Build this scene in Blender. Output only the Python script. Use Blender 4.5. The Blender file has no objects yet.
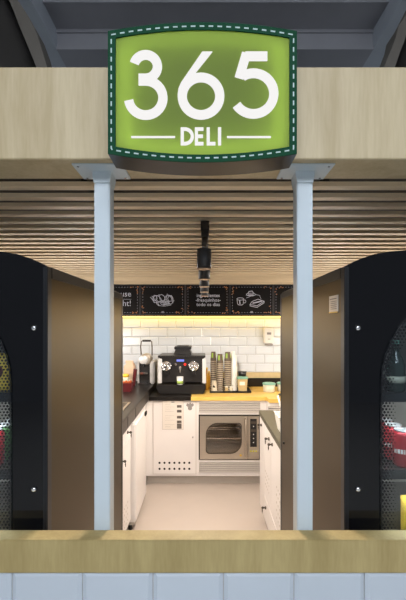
import bpy, bmesh, math, random
from mathutils import Vector, Matrix
random.seed(7)
C = bpy.context.scene.collection
PI = math.pi
EYE = 1.65
def PX(px, d): return (px - 205.0) * d / 400.0
def PZ(py, d): return EYE + (324.0 - py) * d / 400.0

# ------------------------------------------------------------------ materials
def srgb(r, g, b):
    def f(c):
        c /= 255.0
        return c / 12.92 if c <= 0.04045 else ((c + 0.055) / 1.055) ** 2.4
    return (f(r), f(g), f(b), 1.0)

def mat(name, col, rough=0.5, metal=0.0, bump=0.0, bscale=60.0, vary=0.0, vscale=8.0, stretch=(1, 1, 1), coat=0.0, spec=0.5, emit=None, estr=0.0):
    m = bpy.data.materials.new(name); m.use_nodes = True
    nt = m.node_tree; b = nt.nodes['Principled BSDF']
    b.inputs['Base Color'].default_value = col
    b.inputs['Roughness'].default_value = rough
    b.inputs['Metallic'].default_value = metal
    b.inputs['Specular IOR Level'].default_value = spec
    b.inputs['Coat Weight'].default_value = coat
    if emit:
        b.inputs['Emission Color'].default_value = emit
        b.inputs['Emission Strength'].default_value = estr
    if vary > 0 or bump > 0:
        tc = nt.nodes.new('ShaderNodeTexCoord'); mp = nt.nodes.new('ShaderNodeMapping')
        mp.inputs['Scale'].default_value = stretch
        nt.links.new(tc.outputs['Object'], mp.inputs['Vector'])
    if vary > 0:
        n = nt.nodes.new('ShaderNodeTexNoise'); n.inputs['Scale'].default_value = vscale; n.inputs['Detail'].default_value = 5
        nt.links.new(mp.outputs['Vector'], n.inputs['Vector'])
        r = nt.nodes.new('ShaderNodeValToRGB')
        lo = tuple(c * (1 - vary) for c in col[:3]) + (1,); hi = tuple(min(1, c * (1 + vary)) for c in col[:3]) + (1,)
        r.color_ramp.elements[0].position = 0.3; r.color_ramp.elements[0].color = lo
        r.color_ramp.elements[1].position = 0.7; r.color_ramp.elements[1].color = hi
        nt.links.new(n.outputs['Fac'], r.inputs['Fac']); nt.links.new(r.outputs['Color'], b.inputs['Base Color'])
    if bump > 0:
        n2 = nt.nodes.new('ShaderNodeTexNoise'); n2.inputs['Scale'].default_value = bscale; n2.inputs['Detail'].default_value = 3
        nt.links.new(mp.outputs['Vector'], n2.inputs['Vector'])
        bp = nt.nodes.new('ShaderNodeBump'); bp.inputs['Strength'].default_value = bump; bp.inputs['Distance'].default_value = 0.01
        nt.links.new(n2.outputs['Fac'], bp.inputs['Height']); nt.links.new(bp.outputs['Normal'], b.inputs['Normal'])
    return m

def wood(name, c1, c2, stretch, rough=0.45, scale=3.0, coat=0.0):
    m = bpy.data.materials.new(name); m.use_nodes = True
    nt = m.node_tree; b = nt.nodes['Principled BSDF']
    tc = nt.nodes.new('ShaderNodeTexCoord'); mp = nt.nodes.new('ShaderNodeMapping'); mp.inputs['Scale'].default_value = stretch
    nt.links.new(tc.outputs['Object'], mp.inputs['Vector'])
    n = nt.nodes.new('ShaderNodeTexNoise'); n.inputs['Scale'].default_value = scale; n.inputs['Detail'].default_value = 7; n.inputs['Distortion'].default_value = 0.6
    n2 = nt.nodes.new('ShaderNodeTexNoise'); n2.inputs['Scale'].default_value = scale * 9; n2.inputs['Detail'].default_value = 3
    nt.links.new(mp.outputs['Vector'], n.inputs['Vector']); nt.links.new(mp.outputs['Vector'], n2.inputs['Vector'])
    mx = nt.nodes.new('ShaderNodeMath'); mx.operation = 'MULTIPLY_ADD'; mx.inputs[1].default_value = 0.3
    nt.links.new(n2.outputs['Fac'], mx.inputs[0]); 
    m2 = nt.nodes.new('ShaderNodeMath'); m2.operation = 'MULTIPLY'; m2.inputs[1].default_value = 0.7
    nt.links.new(n.outputs['Fac'], m2.inputs[0]); nt.links.new(m2.outputs[0], mx.inputs[2])
    r = nt.nodes.new('ShaderNodeValToRGB')
    r.color_ramp.elements[0].position = 0.36; r.color_ramp.elements[0].color = c1
    r.color_ramp.elements[1].position = 0.64; r.color_ramp.elements[1].color = c2
    nt.links.new(mx.outputs[0], r.inputs['Fac']); nt.links.new(r.outputs['Color'], b.inputs['Base Color'])
    b.inputs['Roughness'].default_value = rough; b.inputs['Coat Weight'].default_value = coat
    return m

def glass_mat(name, tint=(0.9, 0.95, 1.0, 1), gloss=0.08):
    m = bpy.data.materials.new(name); m.use_nodes = True
    nt = m.node_tree; nt.nodes.clear()
    out = nt.nodes.new('ShaderNodeOutputMaterial'); mix = nt.nodes.new('ShaderNodeMixShader')
    t = nt.nodes.new('ShaderNodeBsdfTransparent'); g = nt.nodes.new('ShaderNodeBsdfGlossy')
    t.inputs['Color'].default_value = tint; g.inputs['Roughness'].default_value = 0.03
    mix.inputs['Fac'].default_value = gloss
    nt.links.new(t.outputs[0], mix.inputs[1]); nt.links.new(g.outputs[0], mix.inputs[2]); nt.links.new(mix.outputs[0], out.inputs['Surface'])
    return m

def lightbox_mat(name, col, w=1.0, front=0.3):
    """translucent acrylic: lit from behind by the tubes in the box"""
    m = bpy.data.materials.new(name); m.use_nodes = True
    nt = m.node_tree; nt.nodes.clear()
    out = nt.nodes.new('ShaderNodeOutputMaterial'); mix = nt.nodes.new('ShaderNodeMixShader')
    t = nt.nodes.new('ShaderNodeBsdfTranslucent'); d = nt.nodes.new('ShaderNodeBsdfDiffuse')
    t.inputs['Color'].default_value = col; d.inputs['Color'].default_value = col
    mix.inputs['Fac'].default_value = front
    nt.links.new(t.outputs[0], mix.inputs[1]); nt.links.new(d.outputs[0], mix.inputs[2]); nt.links.new(mix.outputs[0], out.inputs['Surface'])
    return m

def emis(name, col, s):
    m = bpy.data.materials.new(name); m.use_nodes = True
    nt = m.node_tree; nt.nodes.clear()
    out = nt.nodes.new('ShaderNodeOutputMaterial'); e = nt.nodes.new('ShaderNodeEmission')
    e.inputs['Color'].default_value = col; e.inputs['Strength'].default_value = s
    nt.links.new(e.outputs[0], out.inputs['Surface'])
    return m

M = {}
M['beam'] = wood('maple_laminate_beam', srgb(178, 160, 124), srgb(198, 182, 148), (5, 5, 0.5), 0.5)
M['bar'] = wood('maple_laminate_bar', srgb(160, 142, 96), srgb(180, 162, 114), (5, 5, 0.6), 0.6)
M['bar'].node_tree.nodes['Principled BSDF'].inputs['Specular IOR Level'].default_value = 0.2
M['slat'] = wood('oak_slat', srgb(212, 192, 160), srgb(234, 214, 182), (0.5, 6, 6), 0.5)
M['worktop'] = wood('maple_worktop', srgb(214, 174, 84), srgb(232, 196, 106), (1, 5, 5), 0.35)
M['dark_board'] = mat('dark_ceiling_board', srgb(62, 54, 48), 0.8, vary=0.1)
M['floor'] = mat('beige_grey_vinyl', srgb(184, 172, 162), 0.5, vary=0.04, vscale=3, bump=0.05)
M['hall_floor'] = mat('hall_terrazzo', srgb(200, 198, 192), 0.35, vary=0.1, vscale=30)
M['plaster'] = mat('grey_plaster', srgb(176, 176, 182), 0.85, vary=0.05, vscale=4, bump=0.1)
M['plaster_daylit'] = mat('daylit_blue_plaster', srgb(206, 212, 220), 0.8, vary=0.06, vscale=5, bump=0.1)  # bluish tone is outside daylight put into the base colour
M['rib'] = mat('brown_grey_concrete', srgb(128, 122, 114), 0.8, vary=0.08, vscale=5)
M['vault'] = mat('dark_concrete_vault', srgb(104, 100, 96), 0.7, vary=0.12, vscale=3)
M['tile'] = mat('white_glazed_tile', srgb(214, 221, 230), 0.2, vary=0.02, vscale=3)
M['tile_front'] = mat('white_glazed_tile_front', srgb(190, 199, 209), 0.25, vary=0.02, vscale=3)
M['grout'] = mat('pale_grout', srgb(178, 178, 178), 0.8, vary=0.04, vscale=50)
M['wall'] = mat('kitchen_wall_paint', srgb(205, 200, 190), 0.8, vary=0.03)
M['stone'] = mat('beige_stone_band', srgb(196, 178, 135), 0.5, vary=0.08, vscale=20)
M['white_metal'] = mat('white_powder_coat', srgb(198, 210, 218), 0.4, vary=0.015, vscale=6)
M['cab'] = mat('white_cabinet_lacquer', srgb(228, 223, 220), 0.4, vary=0.015, vscale=4)
M['louvre'] = mat('louvre_grey', srgb(196, 189, 182), 0.5, vary=0.02)
M['cab_edge'] = mat('cabinet_edge', srgb(188, 180, 170), 0.5, vary=0.03)
M['gap'] = mat('shadow_gap_black', srgb(30, 27, 25), 0.8, vary=0.05)
M['black_top'] = mat('black_worktop', srgb(26, 23, 21), 0.3, spec=0.35, vary=0.08, vscale=20)
M['black_edge'] = mat('worktop_edge_grey', srgb(60, 54, 49), 0.45, vary=0.06, vscale=20)
M['black_gloss'] = mat('black_gloss', srgb(14, 14, 17), 0.05, vary=0.03, spec=0.3)
M['black_trim'] = mat('black_satin_trim', srgb(28, 29, 32), 0.35, vary=0.05, spec=0.3)
M['black'] = mat('black_plastic', srgb(24, 22, 22), 0.35, vary=0.05)
M['bronze'] = mat('bronze_brushed_panel', srgb(70, 56, 22), 0.40, metal=1.0, vary=0.1, vscale=1.5, bump=0.02, bscale=200)
M['olive'] = mat('olive_grey_worktop', srgb(84, 79, 62), 0.5, vary=0.05, vscale=10)
M['chrome'] = mat('chrome', srgb(225, 225, 228), 0.12, metal=1.0, vary=0.02)
M['steel'] = mat('brushed_steel', srgb(190, 180, 166), 0.34, metal=0.85, vary=0.05, stretch=(1, 1, 20))
M['steel_dark'] = mat('dark_steel', srgb(95, 88, 80), 0.4, metal=0.8, vary=0.05)
M['cavity'] = mat('oven_cavity', srgb(170, 158, 142), 0.5, metal=0.2, vary=0.1)
M['sign_green'] = lightbox_mat('lit_green_acrylic', srgb(186, 204, 122), 1, 0.25)
M['sign_white'] = emis('lit_white_acrylic', (1.0, 0.985, 0.97, 1), 0.93)
M['sign_border'] = mat('dark_green_border', srgb(16, 66, 44), 0.7, spec=0.15, vary=0.03)
M['sign_dash'] = mat('pale_stitching', srgb(180, 204, 202), 0.5, vary=0.02)
M['sign_box'] = mat('black_sign_case', srgb(28, 26, 27), 0.3, vary=0.05)
M['tube'] = emis('sign_tube_light', (0.97, 1.0, 0.9, 1), 6.2)
M['led'] = emis('yellow_led', (1.0, 0.60, 0.10, 1), 5.5)
M['bulb'] = emis('warm_bulb', (1.0, 0.8, 0.55, 1), 6.0)
M['spot_black'] = mat('spotlight_black', srgb(66, 68, 74), 0.38, vary=0.05)
M['board'] = mat('chalkboard_black', srgb(14, 13, 16), 0.5, spec=0.2, vary=0.12, vscale=4)
M['board_frame'] = mat('board_frame_dark', srgb(36, 36, 42), 0.4, vary=0.05)
M['chalk'] = mat('chalk_white', srgb(190, 196, 216), 0.8, vary=0.05)
M['chalk_dim'] = mat('chalk_grey', srgb(140, 142, 155), 0.8, vary=0.05)
M['ornament'] = mat('copper_ornament', srgb(176, 118, 70), 0.6, vary=0.1)
M['paper'] = mat('white_paper', srgb(222, 214, 204), 0.8, vary=0.02)
M['ink'] = mat('grey_ink', srgb(140, 134, 130), 0.8, vary=0.05)
M['photo'] = mat('printed_photo', srgb(90, 82, 76), 0.6, vary=0.5, vscale=60)
M['red'] = mat('dark_red_plastic', srgb(84, 12, 18), 0.35, vary=0.08)
M['red_can'] = mat('red_can_paint', srgb(180, 34, 46), 0.3, metal=0.3, vary=0.06)
M['green_can'] = mat('green_can_paint', srgb(70, 120, 60), 0.3, metal=0.3, vary=0.06)
M['alu'] = mat('aluminium', srgb(222, 222, 222), 0.3, metal=0.35, vary=0.04)
M['cup_brown'] = mat('brown_cup_card', srgb(88, 74, 62), 0.6, vary=0.08, vscale=30)
M['cup_rim'] = mat('cup_rim_cream', srgb(196, 184, 160), 0.6, vary=0.05)
M['cup_green'] = mat('cup_green_print', srgb(140, 170, 70), 0.6, vary=0.08)
M['cup_white'] = mat('white_cup_card', srgb(230, 228, 220), 0.5, vary=0.03)
M['teal'] = mat('teal_lid', srgb(120, 168, 150), 0.4, vary=0.05)
M['tub'] = mat('cloudy_plastic_tub', srgb(200, 196, 176), 0.3, vary=0.06)
M['beige'] = mat('beige_plastic_tub', srgb(186, 164, 118), 0.4, vary=0.1)
M['snack'] = mat('orange_sachets', srgb(190, 96, 48), 0.6, vary=0.4, vscale=60)
M['kraft'] = mat('kraft_paper', srgb(214, 186, 160), 0.8, vary=0.08)
M['yellow'] = mat('yellow_pack', srgb(224, 184, 60), 0.4, vary=0.15, vscale=30)
M['bottle'] = mat('dark_green_bottle', srgb(34, 50, 44), 0.12, vary=0.1)
M['syrup'] = mat('amber_syrup', srgb(180, 130, 40), 0.15, vary=0.1)
M['screen'] = emis('blue_display', (0.25, 0.3, 1.0, 1), 1.2)
M['red_led'] = emis('red_button_light', (1.0, 0.05, 0.03, 1), 1.5)
M['amber_led'] = emis('amber_indicator', (0.9, 0.75, 0.1, 1), 0.6)
M['cool_led'] = emis('cooler_strip_light', (0.95, 0.98, 1.0, 1), 60.0)
M['glass'] = glass_mat('cooler_door_glass', (0.85, 0.9, 0.92, 1), 0.06)
M['oven_glass'] = glass_mat('oven_door_glass', (0.9, 0.87, 0.83, 1), 0.06)
M['jar_glass'] = glass_mat('clear_jar_glass', (0.9, 0.88, 0.8, 1), 0.1)

# ------------------------------------------------------------------ mesh helpers
class MB:
    def __init__(s): s.bm = bmesh.new(); s.mats = []
    def _mi(s, m):
        if m is None: return 0
        if m not in s.mats: s.mats.append(m)
        return s.mats.index(m)
    def box(s, x0, x1, y0, y1, z0, z1, bev=0.0, m=None, seg=2):
        mi = s._mi(m); b = bmesh.new()
        bmesh.ops.create_cube(b, size=1)
        for v in b.verts:
            v.co = Vector(((x0 + x1) / 2 + v.co.x * (x1 - x0), (y0 + y1) / 2 + v.co.y * (y1 - y0), (z0 + z1) / 2 + v.co.z * (z1 - z0)))
        if bev > 0:
            bmesh.ops.bevel(b, geom=b.edges[:], offset=bev, segments=seg, affect='EDGES')
        s._merge(b, mi); return s
    def _merge(s, b, mi, smooth=False):
        for f in b.faces:
            f.material_index = mi
            if smooth: f.smooth = True
        me = bpy.data.meshes.new('tmp'); b.to_mesh(me); b.free()
        s.bm.from_mesh(me); bpy.data.meshes.remove(me)
    def lathe(s, prof, cx, cy, cz, axis='Z', n=24, m=None, smooth=True):
        """prof: list of (r, h) along axis"""
        mi = s._mi(m); b = bmesh.new(); rings = []
        for r, h in prof:
            ring = []
            for i in range(n):
                a = 2 * PI * i / n
                u, v = r * math.cos(a), r * math.sin(a)
                if axis == 'Z': p = (cx + u, cy + v, cz + h)
                elif axis == 'Y': p = (cx + u, cy + h, cz + v)
                else: p = (cx + h, cy + u, cz + v)
                ring.append(b.verts.new(p))
            rings.append(ring)
        for k in range(len(rings) - 1):
            for i in range(n):
                j = (i + 1) % n
                b.faces.new((rings[k][i], rings[k][j], rings[k + 1][j], rings[k + 1][i]))
        b.faces.new(rings[0][::-1]); b.faces.new(rings[-1])
        bmesh.ops.recalc_face_normals(b, faces=b.faces[:])
        for f in b.faces: f.smooth = smooth and len(f.verts) == 4
        s._merge(b, mi); return s
    def prism(s, pts, lo, hi, axis='Y', bev=0.0, m=None):
        """pts: outline in the plane normal to axis; Y: (x,z)  X: (y,z)  Z: (x,y)"""
        mi = s._mi(m); b = bmesh.new()
        def P(p, h): return {'Y': (p[0], h, p[1]), 'X': (h, p[0], p[1]), 'Z': (p[0], p[1], h)}[axis]
        A = [b.verts.new(P(p, lo)) for p in pts]; B = [b.verts.new(P(p, hi)) for p in pts]
        b.faces.new(A); b.faces.new(B[::-1])
        for i in range(len(pts)):
            j = (i + 1) % len(pts); b.faces.new((A[i], B[i], B[j], A[j]))
        bmesh.ops.recalc_face_normals(b, faces=b.faces[:])
        if bev > 0: bmesh.ops.bevel(b, geom=b.edges[:], offset=bev, segments=2, affect='EDGES')
        s._merge(b, mi); return s
    def holed(s, outer, inner, lo, hi, m=None):
        """plate in XZ with one hole, extruded along Y"""
        mi = s._mi(m); b = bmesh.new(); es = []
        for loop in (outer, inner):
            vs = [b.verts.new((p[0], lo, p[1])) for p in loop]
            for i in range(len(vs)): es.append(b.edges.new((vs[i], vs[(i + 1) % len(vs)])))
        r = bmesh.ops.triangle_fill(b, use_beauty=True, use_dissolve=False, edges=es)
        fs = [g for g in b.faces]
        r = bmesh.ops.extrude_face_region(b, geom=fs)
        for v in [g for g in r['geom'] if isinstance(g, bmesh.types.BMVert)]: v.co.y = hi
        bmesh.ops.recalc_face_normals(b, faces=b.faces[:])
        s._merge(b, mi); return s
    def tube(s, pts, r, n=8, m=None, closed=False):
        mi = s._mi(m); b = bmesh.new(); rings = []
        P = [Vector(p) for p in pts]; N = len(P)
        ref = Vector((0.13, 0.37, 0.92)).normalized()
        for i in range(N):
            t = (P[min(i + 1, N - 1)] - P[max(i - 1, 0)]).normalized()
            u = t.cross(ref)
            if u.length < 1e-3: u = t.cross(Vector((1, 0, 0)))
            u.normalize(); v = t.cross(u).normalized()
            rr = r[i] if isinstance(r, (list, tuple)) else r
            rings.append([b.verts.new(P[i] + u * rr * math.cos(2 * PI * k / n) + v * rr * math.sin(2 * PI * k / n)) for k in range(n)])
        for i in range(N - 1):
            for k in range(n):
                j = (k + 1) % n
                b.faces.new((rings[i][k], rings[i][j], rings[i + 1][j], rings[i + 1][k]))
        b.faces.new(rings[0][::-1]); b.faces.new(rings[-1])
        bmesh.ops.recalc_face_normals(b, faces=b.faces[:])
        for f in b.faces: f.smooth = len(f.verts) == 4
        s._merge(b, mi); return s
    def ribbon(s, pts, w, y0, y1, m=None, closed=False):
        """constant-width stroke in the XZ plane, extruded y0..y1"""
        mi = s._mi(m); b = bmesh.new(); N = len(pts); L = []; R = []
        P = [Vector((p[0], p[1])) for p in pts]
        for i in range(N):
            if closed: a, c = P[(i - 1) % N], P[(i + 1) % N]
            else: a, c = P[max(i - 1, 0)], P[min(i + 1, N - 1)]
            d1 = (P[i] - a); d2 = (c - P[i])
            if d1.length < 1e-9: d1 = d2
            if d2.length < 1e-9: d2 = d1
            d1 = d1.normalized(); d2 = d2.normalized()
            n1 = Vector((-d1.y, d1.x)); n2 = Vector((-d2.y, d2.x)); nn = (n1 + n2)
            if nn.length < 1e-6: nn = n1
            nn.normalize(); k = 1.0 / max(0.45, nn.dot(n1))
            L.append(P[i] + nn * w / 2 * k); R.append(P[i] - nn * w / 2 * k)
        def V(p, y): return b.verts.new((p.x, y, p.y))
        l0 = [V(p, y0) for p in L]; r0 = [V(p, y0) for p in R]; l1 = [V(p, y1) for p in L]; r1 = [V(p, y1) for p in R]
        for i in range(N if closed else N - 1):
            j = (i + 1) % N
            b.faces.new((l0[i], l0[j], r0[j], r0[i])); b.faces.new((l1[j], l1[i], r1[i], r1[j]))
            b.faces.new((l0[i], l1[i], l1[j], l0[j])); b.faces.new((r0[j], r1[j], r1[i], r0[i]))
        if not closed:
            b.faces.new((l0[0], r0[0], r1[0], l1[0])); b.faces.new((l0[-1], l1[-1], r1[-1], r0[-1]))
        bmesh.ops.recalc_face_normals(b, faces=b.faces[:])
        s._merge(b, mi); return s
    def frustum_tile(s, x0, x1, z0, z1, y, depth, bev, m=None):
        """bevelled tile facing -Y; back plane at y"""
        mi = s._mi(m); b = bmesh.new()
        e = depth * 0.35
        A = [b.verts.new(p) for p in ((x0, y, z0), (x1, y, z0), (x1, y, z1), (x0, y, z1))]
        E = [b.verts.new(p) for p in ((x0, y - e, z0), (x1, y - e, z0), (x1, y - e, z1), (x0, y - e, z1))]
        T = [b.verts.new(p) for p in ((x0 + bev, y - depth, z0 + bev), (x1 - bev, y - depth, z0 + bev), (x1 - bev, y - depth, z1 - bev), (x0 + bev, y - depth, z1 - bev))]
        for X, Y in ((A, E), (E, T)):
            for i in range(4): b.faces.new((X[i], X[(i + 1) % 4], Y[(i + 1) % 4], Y[i]))
        b.faces.new(T); b.faces.new(A[::-1])
        bmesh.ops.recalc_face_normals(b, faces=b.faces[:])
        s._merge(b, mi); return s
    def xform(s, mtx):
        bmesh.ops.transform(s.bm, matrix=mtx, verts=s.bm.verts[:]); return s

def base_of(parent):
    v = Vector((0, 0, 0))
    while parent: v += parent.location; parent = parent.parent
    return v
def obj(name, mb, m=None, parent=None, label=None):
    me = bpy.data.meshes.new(name)
    off = base_of(parent)
    bmesh.ops.translate(mb.bm, verts=mb.bm.verts[:], vec=-off)
    mb.bm.to_mesh(me); mb.bm.free()
    ms = mb.mats if mb.mats else [M[m]]
    for k in ms: me.materials.append(M[k] if isinstance(k, str) else k)
    o = bpy.data.objects.new(name, me); C.objects.link(o); o.parent = parent
    if label: o['label'] = label
    return o
def thing(name, label, cat, loc=(0, 0, 0), group=None):
    o = bpy.data.objects.new(name, None); C.objects.link(o); o.location = loc
    o.empty_display_size = 0.05
    o['label'] = label; o['category'] = cat
    if group: o['group'] = group
    return o
def tag(o, label, cat, group=None):
    o['label'] = label; o['category'] = cat
    if group: o['group'] = group
    return o
def solo(name, mb, m, label, cat, group=None, loc=None):
    """a thing of one mesh, its origin at loc"""
    if loc: bmesh.ops.translate(mb.bm, verts=mb.bm.verts[:], vec=-Vector(loc))
    o = obj(name, mb, m)
    if loc: o.location = loc
    return tag(o, label, cat, group)
def struct(name, mb, m=None, parent=None):
    o = obj(name, mb, m, parent); o['kind'] = 'structure'; return o
def copy_tree(o, parent=None):
    c = o.copy(); C.objects.link(c); c.parent = parent
    for ch in [q for q in bpy.data.objects if q.parent == o]: copy_tree(ch, c)
    return c
def text_mb(txt, size, x, y, z, align='CENTER', m='chalk', thick=0.001, bold=0.0):
    cu = bpy.data.curves.new('t', 'FONT'); cu.body = txt; cu.size = size; cu.align_x = align; cu.extrude = thick; cu.offset = bold
    cu.resolution_u = 2
    o = bpy.data.objects.new('t', cu); C.objects.link(o)
    bpy.context.view_layer.update()
    me = bpy.data.meshes.new_from_object(o.evaluated_get(bpy.context.evaluated_depsgraph_get()))
    bpy.data.objects.remove(o); bpy.data.curves.remove(cu)
    mb = MB(); mb._mi(m); mb.bm.from_mesh(me); bpy.data.meshes.remove(me)
    for f in mb.bm.faces: f.material_index = 0
    mb.xform(Matrix.Translation((x, y, z)) @ Matrix.Rotation(PI / 2, 4, 'X'))
    return mb
def arc(cx, cz, r, a0, a1, n=24, rz=None):
    rz = rz or r
    return [(cx + r * math.cos(math.radians(a0 + (a1 - a0) * i / n)), cz + rz * math.sin(math.radians(a0 + (a1 - a0) * i / n))) for i in range(n + 1)]

# ================================================================== SETTING
KX = 1.40
YB = 4.75            # back wall
struct('floor', MB().box(-KX, KX, 1.16, YB + .1, -0.05, 0.0), 'floor')
struct('floor_hall', MB().box(-6, 6, -6, 1.12, -0.05, 0.0), 'hall_floor')
# kitchen walls
struct('wall_left', MB().box(-KX - .08, -KX, 1.12, YB + .1, 0, 2.30), 'wall')
struct('wall_right', MB().box(KX, KX + .08, 1.12, YB + .1, 0, 2.30), 'wall')
wb = MB(); wb.box(-KX, KX, YB, YB + .1, 0, 2.30, m='grout')
TZ = [1.708 - .105 * k for k in range(9)]
TW = .210
for r, zt in enumerate(TZ):
    off = 0 if r % 2 else TW / 2
    k = -8
    while True:
        x0 = k * TW + off - .031; x1 = x0 + TW; k += 1
        if x0 > KX: break
        if x1 < -KX: continue
        a, b_ = max(x0 + .0015, -KX), min(x1 - .0015, KX)
        if zt - .105 < 1.07 and b_ > 0.02:
            if a > 0.0: continue
            b_ = min(b_, 0.02)
        if b_ - a < .03: continue
        wb.frustum_tile(a, b_, max(zt - .105, .88) + .0015, zt - .0015, YB, .009, .011, m='tile')
wb.box(0.02, KX, YB - .012, YB, 1.012, 1.077, m='stone')
wb.box(0.02, KX, YB - .022, YB, .88, 1.012, m='black_top')
struct('wall_back', wb)
# dark board and slats
cl = struct('ceiling', MB().box(-KX - .08, KX + .08, 1.10, YB + .1, 2.30, 2.34), 'dark_board')
sl = MB()
d = 1.319
while d < 4.66:
    sl.box(-KX, KX, d, d + .041, 2.105, 2.120, m='slat'); d += .1147
sl.box(-KX, KX, 1.245, 1.30, 2.135, 2.15, m='slat')
for xx in (-1.2, -.4, .4, 1.2): sl.box(xx - .01, xx + .01, 1.32, 4.64, 2.1205, 2.135, m='gap')
struct('ceiling_slats', sl, None, cl)
# fascia beam
struct('trim_1', MB().box(-2.6, 2.6, 1.091, 1.241, 2.10, 2.351, .002), 'beam')
# front parapet with tiles
wf = MB(); wf.box(-2.6, 2.6, 1.125, 1.160, 0, .957, m='grout')
FT = .1975
for r in range(10):
    zt = .957 - r * .10; z0 = max(0.002, zt - .0985)
    k = -13
    while k < 13:
        x0 = PX(11, 1.115) + (k + 3) * FT
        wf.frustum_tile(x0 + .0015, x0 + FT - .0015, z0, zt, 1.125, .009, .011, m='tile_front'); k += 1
struct('wall_front', wf)

# hall ceiling above the kiosk
hc = MB()
hc.box(-1.08, 1.225, -4, 2.67, 4.10, 4.2)
hc.box(-1.08, 1.225, 2.67, 2.92, 3.796, 4.2)
hc.box(-1.08, 1.225, 2.92, 7.0, 3.65, 4.2)
hall = struct('ceiling_hall', hc, 'plaster')
ht = MB()     # thin ledges
for x0, x1, y0, y1, z0, z1 in ((-1.08, 1.225, 2.66, 2.67, 3.79, 3.815), (-1.08, 1.225, 2.905, 2.92, 3.645, 3.668), (-1.08, 1.225, 2.905, 2.92, 3.77, 3.795)):
    ht.box(x0, x1, y0, y1, z0, z1)
struct('trim_2', ht, 'plaster')
lb = MB()
lb.prism([(-1.08, 3.655), (-1.08, 4.2), (-3.5, 4.2), (-3.5, 3.60), (-1.6, 3.60)], -4, 7.0, 'Y')
lb.prism([(1.225, 3.655), (1.225, 4.2), (3.5, 4.2), (3.5, 3.60), (1.7, 3.60)], -4, 7.0, 'Y')
struct('trim_3', lb, 'plaster_daylit')
# arched ribs at the sides and the dark vaults behind them
def rib(pts_o, pts_i, d0, d1, name):
    mb = MB(); out = [(PX(x, d0), PZ(y, d0)) for x, y in pts_o] + [(PX(x, d0), PZ(y, d0)) for x, y in reversed(pts_i)]
    mb.prism(out, d0, d1, 'Y'); return struct(name, mb, 'rib')
rib([(4, -20), (17.7, 0), (27, 14), (34, 26.6), (40, 43), (46.5, 65), (57, 110), (62, 150)], [(-8, -20), (9, 0), (14, 12), (19, 25), (27, 44), (35.5, 65), (44, 95), (50, 150)], 2.30, 2.45, 'trim_4')
rib([(424, -20), (406, 15), (398, 27), (396, 37), (391, 50), (384, 67), (378, 100), (374, 150)], [(436, -20), (414, 20), (407, 32), (404, 42), (400, 52), (395, 67), (389, 100), (386, 150)], 2.30, 2.45, 'trim_5')
vl = MB()
prof = [(10, -20), (14, 12), (24, 30), (30, 48), (38, 66), (46, 95), (52, 150)]
def vault(prof, sgn, name):
    mb = MB(); b = mb.bm; rows = []
    for x, y in prof:
        x0 = PX(x, 2.46); z0 = PZ(y, 2.46)
        rows.append([b.verts.new((x0 + sgn * 1.1 * (1 - math.cos(t * PI / 2 / 6)), 2.46 - 1.1 * math.sin(t * PI / 2 / 6) * .9, z0)) for t in range(7)])
    for i in range(len(rows) - 1):
        for j in range(6):
            f = b.faces.new((rows[i][j], rows[i][j + 1], rows[i + 1][j + 1], rows[i + 1][j])); f.smooth = True
    r = bmesh.ops.solidify(b, geom=b.faces[:], thickness=.04)
    bmesh.ops.recalc_face_normals(b, faces=b.faces[:])
    return struct(name, mb, 'vault')
vault([(8, -20), (12, 0), (22, 25), (30, 44), (38, 65), (46, 95), (52, 150)], -1, 'trim_6')
vault([(428, -20), (412, 20), (405, 36), (398, 52), (392, 67), (386, 100), (384, 150)], 1, 'trim_7')

# ================================================================== SERVING BAR, POSTS
bar = MB(); bar.box(-2.6, 2.6, 1.111, 1.1655, .958, 1.05, .0015)
solo('serving_counter', bar, 'bar', 'pale wood serving ledge running across the front of the kiosk above white tiles', 'counter', loc=(0, 1.14, .958))
def post(xc, label):
    t = thing('support_post', label, 'post', (xc, 1.195, 0), 'white posts holding up the wooden beam')
    obj('shaft', MB().box(xc - .023, xc + .023, 1.168, 1.223, 0.0, 2.075, .003, seg=3), 'white_metal', t)
    co = MB().prism([(xc - .023, 2.062), (xc + .023, 2.062), (xc + .0245, 2.07), (xc + .027, 2.082), (xc + .027, 2.0955), (xc - .027, 2.0955), (xc - .027, 2.082), (xc - .0245, 2.07)], 1.164, 1.227, 'Y')
    obj('collar', co, 'white_metal', t)
    obj('mounting_plate', MB().box(xc - .072, xc + .072, 1.118, 1.232, 2.0955, 2.0995, .0005), 'white_metal', t)
    for sx in (-.058, .058):
        for sy in (1.13, 1.22): obj('screw', MB().lathe([(.0035, 0), (.0035, .002)], xc + sx, sy, 2.0935, n=10), 'chrome', t)
    obj('foot_plate', MB().box(xc - .05, xc + .05, 1.1685, 1.25, 0.0, .006), 'white_metal', t)
post(-.301, 'white square metal post left of the opening')
post(.292, 'white square metal post right of the opening')

# ================================================================== SIGN
SD = .997
def sx(px): return PX(px, SD)
def sz(py): return PZ(py, SD)
def barrel(l, r, t, tc, bt, bc, n=20):
    """outline px: left, right, corner top, centre top, corner bottom, centre bottom"""
    pts = []
    for i in range(n + 1):
        u = i / n; x = l + (r - l) * u; k = 1 - (2 * u - 1) ** 2
        pts.append((sx(x), sz(t + (tc - t) * k)))
    for i in range(n + 1):
        u = i / n; x = r + (l - r) * u; k = 1 - (2 * u - 1) ** 2
        pts.append((sx(x), sz(bt + (bc - bt) * k)))
    return pts
sign = thing('lit_sign', 'backlit green 365 DELI sign with dark green stitched border on the wooden beam', 'sign', (sx(202.5), 1.09, sz(162)))
o1 = barrel(107.8, 297, 31, 22, 153.5, 162); i1 = barrel(115.5, 289.5, 37.5, 29.5, 146.5, 154.5)
cs = MB(); cs.holed(o1, barrel(109.2, 295.6, 32.3, 23.3, 152.2, 160.7), SD + .004, 1.085)
obj('case', cs, 'sign_box', sign)
obj('back_panel', MB().prism(o1, 1.085, 1.0905, 'Y'), 'sign_box', sign)
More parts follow.
